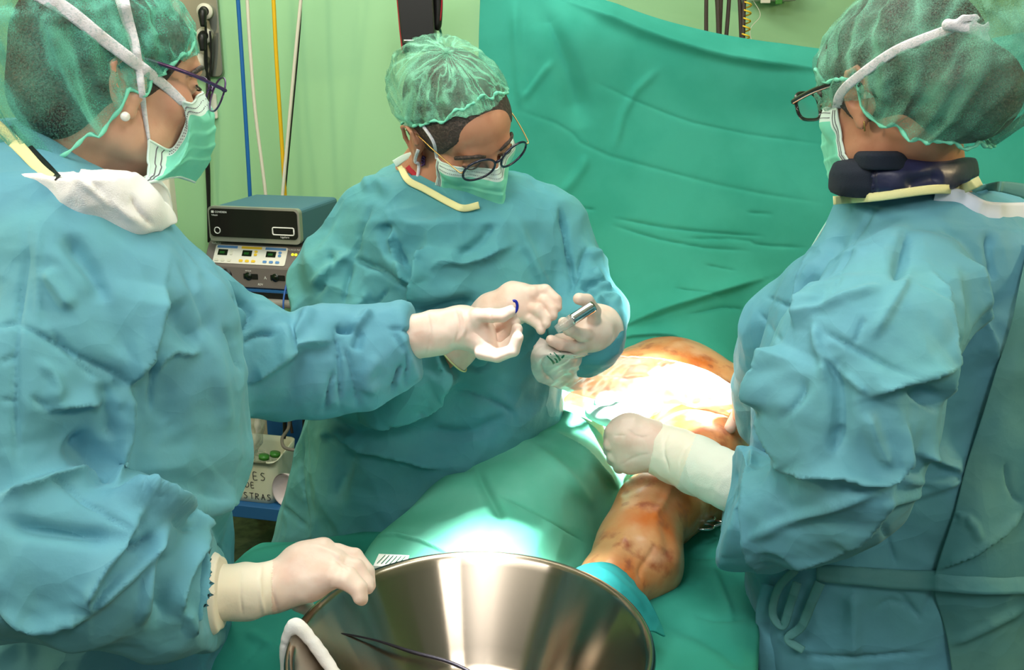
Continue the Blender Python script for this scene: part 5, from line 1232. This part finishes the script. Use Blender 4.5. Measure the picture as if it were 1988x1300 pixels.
box('casing', at(1500, -16, 3.44), (.14, .08, .06), M['unit_silver'], md, bev=.004); box('lamp', at(1486, 2, 3.39), (.03, .015, .014), M['ivory'], md, bev=.002); box('knob', at(1512, 4, 3.39), (.02, .015, .014), M['green_cap'], md, bev=.002)
tube('thin_lead', [(1462, 0, 3.42), (1476, 30, 3.42), (1456, 60, 3.42), (1470, 110, 3.42)], .0012, M['ivory'], md, n=20, k=6)
# monitor
mo = empty('monitor', at(300, 430, 2.7), 'monitor with ivory edge and lit screen, mostly behind the left person', 'monitor')
ca_, cb_ = at(240, 300, 2.7), at(337, 434, 2.7); w_ = .34
box('casing', ((cb_[0] - w_ / 2), 2.72, (ca_[2] + cb_[2]) / 2), (w_, .05, ca_[2] - cb_[2]), M['ivory'], mo, bev=.006)
box('screen', ((cb_[0] - w_ / 2 - .012), 2.692, (ca_[2] + cb_[2]) / 2 + .006), (w_ - .055, .006, ca_[2] - cb_[2] - .05), M['screen'], mo)
box('screen_edge', ((cb_[0] - .036), 2.691, (ca_[2] + cb_[2]) / 2 + .006), (.003, .007, ca_[2] - cb_[2] - .05), M['black'], mo)
sh_ = box('stand', ((cb_[0] - w_ / 2), 2.74, cb_[2] / 2), (.05, .05, cb_[2]), M['trolley'], mo)

# ================================================================ instrument units on the trolley
yaw = math.radians(-14)
A0 = at(408, 468, 2.98); B0 = at(584, 474, 2.98 - .07); wv = B0 - A0; wv[2] = 0; W0 = np.linalg.norm(wv); ex = wv / W0; ey = np.array([-ex[1], ex[0], 0]); ez = np.array([0, 0, 1.0]); RU = np.stack([ex, ey, ez], 1)
zb0 = (A0[2] + B0[2]) / 2; HU = at(500, 402, 2.94)[2] - at(500, 470, 2.94)[2]; o0 = np.array([A0[0], A0[1], zb0])
def U(x, y, z): return o0 + ex * x + ey * y + ez * z
u1 = empty('vessel_sealing_unit', U(W0 / 2, .15, 0), 'blue-grey box unit with black fascia and silver frame, on top of the grey unit', 'medical unit')
def prism(name, x0, x1, y0, y1, z0, z1, m, par, fr=None, bev=.004):
    fr = fr or U; V = [fr(x, y, z) for x in (x0, x1) for y in (y0, y1) for z in (z0, z1)]
    F = [(0, 1, 3, 2), (4, 6, 7, 5), (0, 4, 5, 1), (2, 3, 7, 6), (0, 2, 6, 4), (1, 5, 7, 3)]
    o = mk(name, V, F, m, par, smooth=False)
    if bev: b = o.modifiers.new('b', 'BEVEL'); b.width = bev; b.segments = 3; b.limit_method = 'ANGLE'
    return o
def plate(name, pts, y0, y1, m, par, fr=None, bev=0):
    fr = fr or U; k = len(pts); V = [fr(x, y0, z) for x, z in pts] + [fr(x, y1, z) for x, z in pts]
    F = [tuple(range(k)), tuple(range(k, 2 * k))[::-1]] + [(i, i + k, (i + 1) % k + k, (i + 1) % k) for i in range(k)]
    return mk(name, V, F, m, par, smooth=False)
def rrect(x0, x1, z0, z1, r, k=5):
    o = []
    for (cx, cz, a0) in ((x1 - r, z1 - r, 0), (x0 + r, z1 - r, 90), (x0 + r, z0 + r, 180), (x1 - r, z0 + r, 270)):
        for i in range(k + 1): t = math.radians(a0 + 90 * i / k); o.append((cx + r * math.cos(t), cz + r * math.sin(t)))
    return o
prism('casing', .003, W0 - .003, .012, .30, .002, HU - .003, M['unit_blue'], u1, bev=.012)
plate('silver_frame', rrect(0, W0, 0, HU, .014), 0, .02, M['unit_silver'], u1)
fb = rrect(.006, W0 - .007, .016, HU - .006, .012); fb = [(x, z - (.007 * math.sin(math.pi * (x / W0)) if z < .05 else 0)) for x, z in fb]
fas = plate('fascia', fb, -.003, .004, M['unit_black'], u1)
P = [U(.030 + .0095 * math.cos(t), -.004, .034 + .0095 * math.sin(t)) for t in np.linspace(0, 2 * math.pi, 25)]; V, F = tube_vf(P, .0016, 6); mk('power_button', V, F, M['white_print'], fas)
P = [U(x, -.004, z) for x, z in rrect(W0 * .71, W0 * .94, .028, .05, .005) + [rrect(W0 * .71, W0 * .94, .028, .05, .005)[0]]]; V, F = tube_vf(P, .0022, 6); mk('socket_frame', V, F, M['white_print'], fas)
plate('socket_slot', rrect(W0 * .745, W0 * .91, .034, .044, .001), -.005, -.002, M['black'], fas)
RT = np.stack([ex, ez, -ey], 1)
text('lettering', 'COVIDIEN', U(.026, -.0036, HU - .019), RT, .0085, M['white_print'], fas); text('lettering', 'Valleylab', U(.014, -.0036, HU - .028), RT, .006, M['white_print'], fas)
plate('logo', rrect(.014, .0225, HU - .0195, HU - .0125, .001), -.0042, -.0028, M['white_print'], fas); text('lettering', 'LigaSure', U(W0 * .79, -.0036, .019), RT, .0085, M['white_print'], fas)
# lower grey unit
W1 = .335; H1 = .135; o1 = o0 + ex * (-.022) + ey * (-.015) - ez * (H1 + .004)
def U2(x, y, z): return o1 + ex * x + ey * y + ez * z
u2 = empty('electrosurgical_unit', U2(W1 / 2, .15, 0), 'grey unit with cream control panel of blue and yellow keys, under the blue-grey box', 'medical unit')
prf = [(0, 0), (0, .066), (.042, .128), (.055, H1), (.32, H1), (.32, 0)]
V = [U2(0, y, z) for y, z in prf] + [U2(W1, y, z) for y, z in prf]; k = 6
mk('casing', V, [tuple(range(k))[::-1], tuple(range(k, 2 * k))] + [(i, (i + 1) % k, (i + 1) % k + k, i + k) for i in range(k)], M['unit_grey'], u2, smooth=False).modifiers.new('b', 'BEVEL').width = .003
prism('top_cover', .002, W1 - .002, .06, .318, H1 - .001, H1 + .002, M['unit_blue'], u2, U2, bev=0)
sl = np.array([.042, .128 - .066]); sl = sl / np.linalg.norm(sl)
def S2(x, s, o=0): return U2(x, sl[0] * s - sl[1] * o, .066 + sl[1] * s + sl[0] * o)     # point on the slanted face, o above it
def splate(name, pts, o0_, o1_, m, par):
    k = len(pts); V = [S2(x, s, o1_) for x, s in pts] + [S2(x, s, o0_) for x, s in pts]
    return mk(name, V, [tuple(range(k)), tuple(range(k, 2 * k))[::-1]] + [(i, i + k, (i + 1) % k + k, (i + 1) % k) for i in range(k)], m, par, smooth=False)
cp_ = splate('control_panel', rrect(.03, .272, .008, .068, .006), .0003, .002, M['panel_cream' if 'panel_cream' in M else 'panel_white'], u2)
for x, c1, c2 in ((.036, 'panel_blue', 'panel_white'), (.118, 'panel_yellow', 'panel_yellow'), (.198, 'panel_blue', 'panel_blue')):
    splate('header_strip', [(x, .058), (x + .068, .058), (x + .068, .066), (x, .066)], .002, .0028, M[c1], cp_)
    ds = splate('display', [(x + .006, .034), (x + .038, .034), (x + .038, .053), (x + .006, .053)], .002, .0032, M['lcd'], cp_)
    text('digits', '000', S2(x + .012, .039, .0034), np.stack([ex, ey * sl[0] + ez * sl[1], np.cross(ex, ey * sl[0] + ez * sl[1])], 1), .011, M['digit'], ds, depth=.0001)
    for s_ in (.036, .046): splate('key', rrect(x + .046, x + .056, s_, s_ + .008, .003), .002, .0036, M[c2] if c2 != 'panel_white' else M['ivory'], cp_)
    for i in range(3): splate('key', rrect(x + .0 + .021 * i, x + .013 + .021 * i, .014, .022, .003), .002, .0036, M[c2] if c2 != 'panel_white' else M['ivory'], cp_)
for i in range(2): splate('lamp', rrect(.286 + .011 * i, .2945 + .011 * i, .043, .051, .003), .0003, .002, M['led'], u2)
RS = np.stack([ex, ey * sl[0] + ez * sl[1], np.cross(ex, ey * sl[0] + ez * sl[1])], 1)
text('lettering', 'Valleylab', S2(.012, .070, .0004), RS, .009, M['white_print'], u2); text('lettering', 'FORCE FX', S2(.27, .060, .0004), RS, .009, M['white_print'], u2)
P = [U2(.075, .0015, .036), U2(.075, -.0015, .036)]; V, F = tube_vf(P, .021, 28); mk('round_socket', V, F, M['black'], u2)
for x in (.135, .225):
    q = plate('socket', rrect(x, x + .048, .028, .045, .002), -.0015, .003, M['black'], u2, U2)
    P = [U2(x + .016, .001, .0365), U2(x + .016, -.002, .0365)]; V, F = tube_vf(P, .0125, 20); mk('socket_ring', V, F, M['lcd'], q)
plate('socket', rrect(.293, .314, .036, .046, .001), -.0015, .003, M['black'], u2, U2)
text('lettering', 'A', U2(.203, -.0004, .03), RT, .013, M['white_print'], u2); text('lettering', 'REM', U2(.18, -.0004, .010), RT, .009, M['white_print'], u2, shear=.3); text('lettering', 'BIPOLAR', U2(.142, -.0004, .052), RT, .005, M['white_print'], u2)
pb = U2(.303, -.006, .041)
q = tube('foot_lead', [pb + ex * .008, pb - ex * .004 - ey * .012, pb - ex * .014 - ey * .02 - ez * .02, U2(.287, -.05, -.03), U2(.292, -.055, -.09), U2(.302, -.06, -.13)], [.006, .005, .0034, .003, .003, .003], M['blue_cable'], None, n=50, k=8, raw=True); tag(q, 'blue lead plugged into the right end of the grey unit', 'cable')
# trolley
o2 = o1 - ez * .006
def U3(x, y, z): return o2 + ex * x + ey * y + ez * z
zt = o2[2]
tr = empty('equipment_trolley', np.array([U3(.2, .2, 0)[0], U3(.2, .2, 0)[1], 0]), 'equipment trolley with grey top edge and blue shelves behind the left person', 'trolley')
prism('blue_mat', -.04, .36, -.005, .33, -.004, .003, M['shelf_blue'], tr, U3, bev=0); prism('top_shelf', -.06, .40, -.03, .36, -.046, -.022, M['trolley'], tr, U3, bev=.01); prism('gap_shade_slab', -.05, .38, -.01, .34, -.022, -.004, M['black'], tr, U3, bev=0)  # the black slab stands in for shade in the gap below the mat
zl = atz(500, 978, .0)[2]
zs = at(500, 978, 2.85)[2] - zt - .04
prism('lower_shelf', -.06, .40, -.03, .36, zs - .045, zs, M['shelf_blue'], tr, U3, bev=.003)
prism('back_board', .03, .38, .27, .28, zs, zs + .22, M['shelf_blue'], tr, U3, bev=.002)
for x in (-.05, .385):
    for y in (-.01, .34): prism('post', x - .012, x + .012, y - .012, y + .012, -zt + .06, -.022, M['trolley'], tr, U3, bev=0)
for x in (-.05, .385):
    for y in (-.01, .34):
        c = U3(x, y, -zt + .03); V, F = tube_vf([c - ex * .012, c + ex * .012], .03, 20); mk('wheel', V, F, M['black'], tr)
tube('blue_bracket', [U3(.07, .26, zs + .34), U3(.085, .26, zs + .27), U3(.1, .26, zs + .2)], .006, M['shelf_blue'], tr, n=10, k=8, raw=True)
lm = box('side_cabinet', at(545, 812, 3.3), (.26, .12, .12), M['wood'], None, bev=.003); tag(lm, 'beige laminate ledge behind the trolley by the wall', 'ledge')
# plastic box with writing, vials
zbx = zs + .001
bx = empty('storage_box', U3(.09, .1, zbx), 'cream plastic box with BOTES DE MUESTRAS written by hand, on the blue shelf', 'box')
def bsec(z, g=0): 
    t = z / .17; x0, x1, y0, y1 = -.025 - .012 * t + g, .182 + .014 * t - g, .0 + g, .16 + .01 * t - g
    return [(U3(x, y, zbx + z)) for x, y in rrect(x0, x1, y0, y1, .03, 6)]
S1 = [bsec(z) for z in np.linspace(0, .17, 8)] + [bsec(z, .004) for z in np.linspace(.17, .006, 8)]
G = np.array(S1); k_ = G.shape[1]; 
G[7:9, :, 2] -= (.03 * np.clip(1 - np.abs(np.linspace(-1, 1, k_)) * .0, 0, 1) * np.array([float(ss(1 - ((p - U3(0, 0, 0)) @ ey + .01) / .09)) for p in G[7]]))[None]
F = [tuple(i * k_ + j if c == 0 else 0 for c in ()) for i in range(0) for j in range(0)]
F = [(i * k_ + j, i * k_ + (j + 1) % k_, (i + 1) * k_ + (j + 1) % k_, (i + 1) * k_ + j) for i in range(15) for j in range(k_)] + [tuple(range(k_))[::-1], tuple(range(15 * k_, 16 * k_))]
mk('tub', G.reshape(-1, 3), F, M['box'], bx)
L_ = {'B': [[(0, 0), (0, 1)], [(0, 1), (.5, .9), (.4, .6), (0, .5)], [(0, .5), (.6, .4), (.5, .05), (0, 0)]], 'O': [[(.3, 1), (0, .6), (.1, .1), (.4, 0), (.7, .4), (.6, .9), (.3, 1)]],
      'T': [[(0, 1), (.7, 1)], [(.35, 1), (.35, 0)]], 'E': [[(.5, 1), (0, 1), (0, 0), (.55, 0)], [(0, .5), (.45, .52)]], 'S': [[(.55, .95), (.2, 1), (.05, .75), (.3, .55), (.55, .35), (.4, .05), (0, .05)]],
      'D': [[(0, 0), (0, 1)], [(0, 1), (.5, .85), (.6, .4), (.35, .05), (0, 0)]], 'M': [[(0, 0), (.05, 1)], [(.05, 1), (.35, .4)], [(.35, .4), (.65, 1)], [(.65, 1), (.7, 0)]], 'U': [[(0, 1), (.02, .2), (.3, 0), (.55, .2), (.55, 1)]],
      'R': [[(0, 0), (0, 1)], [(0, 1), (.5, .9), (.45, .6), (0, .5)], [(.1, .5), (.55, 0)]], 'A': [[(0, 0), (.3, 1)], [(.3, 1), (.6, 0)], [(.1, .4), (.5, .4)]]}
def word(s, x, z, h):
    for ch in s:
        for ln in L_[ch]: yield [(x + p[0] * h * .95, z + p[1] * h) for p in ln]
        x += h * 1.0
tf = lambda x, z: U3(x, -.0015 - .0 * z, zbx + z)
strokes3d('handwriting', list(word('BOTES', .037, .082, .026)) + list(word('DE', .085, .052, .019)) + list(word('MUESTRAS', .012, .012, .021)), tf, .0011, M['ink'], bx)
for i, (x, y, t) in enumerate([(.05, .06, 0), (.085, .09, 0), (.115, .06, 1), (.14, .09, 1)]):
    v_ = empty('sample_jar', U3(x, y, zbx + .07), ['clear sample jar with clear lid at the left front of the cream box', 'clear sample jar with clear lid behind the front ones in the cream box', 'clear sample jar with green lid at the front of the cream box', 'clear sample jar with green lid at the back right of the cream box'][i], 'jar', 'sample jars in the cream box')
    c = U3(x, y, zbx + .07); V, F = tube_vf([c, c + np.array([.004, 0, .03]), c + np.array([.008, 0, .06])], .016, 16); mk('jar_body', V, F, M['clear'], v_)
    V, F = tube_vf([c + np.array([.008, 0, .06]), c + np.array([.01, 0, .072])], .0175, 16); mk('lid', V, F, M['green_cap'] if t else M['clear'], v_)
c = U3(.222, -.0, zbx + .055); a_ = np.linspace(0, 2 * np.pi, 33)
bw = []
for r_, dp in ((.058, 0), (.056, .01), (.045, .03), (.02, .04), (.0, .042), (.0, .039), (.02, .037), (.042, .027), (.053, .01), (.0555, 0)):
    bw.append([c + (ex * .96 - ez * .1) * 0 + ex * r_ * .75 * math.cos(t) + ez * r_ * math.sin(t) + ey * dp + ex * dp * .3 for t in a_[:-1]])
bo = mk('white_bowl', np.array(bw).reshape(-1, 3), gridf(len(bw), 32)[:, :] if False else np.array([(i * 32 + j, i * 32 + (j + 1) % 32, (i + 1) * 32 + (j + 1) % 32, (i + 1) * 32 + j) for i in range(len(bw) - 1) for j in range(32)]), M['bowl']); tag(bo, 'white bowl tipped on its side against the cream box', 'bowl')
bg = sheet('plastic_bag', [[(500, 600, 2.86), (508, 600, 2.85), (516, 600, 2.86)], [(488, 700, 2.86), (505, 700, 2.84), (522, 700, 2.86)], [(484, 800, 2.86), (500, 806, 2.83), (516, 812, 2.86)], [(480, 850, 2.86), (496, 855, 2.82), (508, 860, 2.86)], [(472, 890, 2.86), (484, 895, 2.84), (492, 890, 2.86)]], 50, 30, M['bag'], crumple=[(.03, 10)], solid=.001); tag(bg, 'crumpled clear plastic bag hanging at the left end of the trolley', 'bag')
hose('drooping_cable', [(562, 800, 3.05), (560, 830, 3.05), (548, 850, 3.0), (552, 868, 2.96), (575, 874, 2.95), (600, 878, 3.0)], .0055, M['grey_cable'], 'grey cable drooping in front of the blue board of the trolley', 'cable')
hose('drooping_cable', [(572, 795, 3.1), (564, 812, 3.1), (567, 840, 3.1)], .005, M['brown_cable'], 'short brown cable crossing behind the drooping grey cable', 'cable')
hose('drooping_cable', [(552, 790, 3.1), (553, 832, 3.1), (552, 850, 3.1)], .007, M['black'], 'straight black cable left of the drooping grey cable', 'cable')
hose('drooping_cable', [(590, 790, 3.1), (591, 830, 3.1), (590, 850, 3.1)], .007, M['black'], 'straight black cable beside the middle person gown', 'cable')
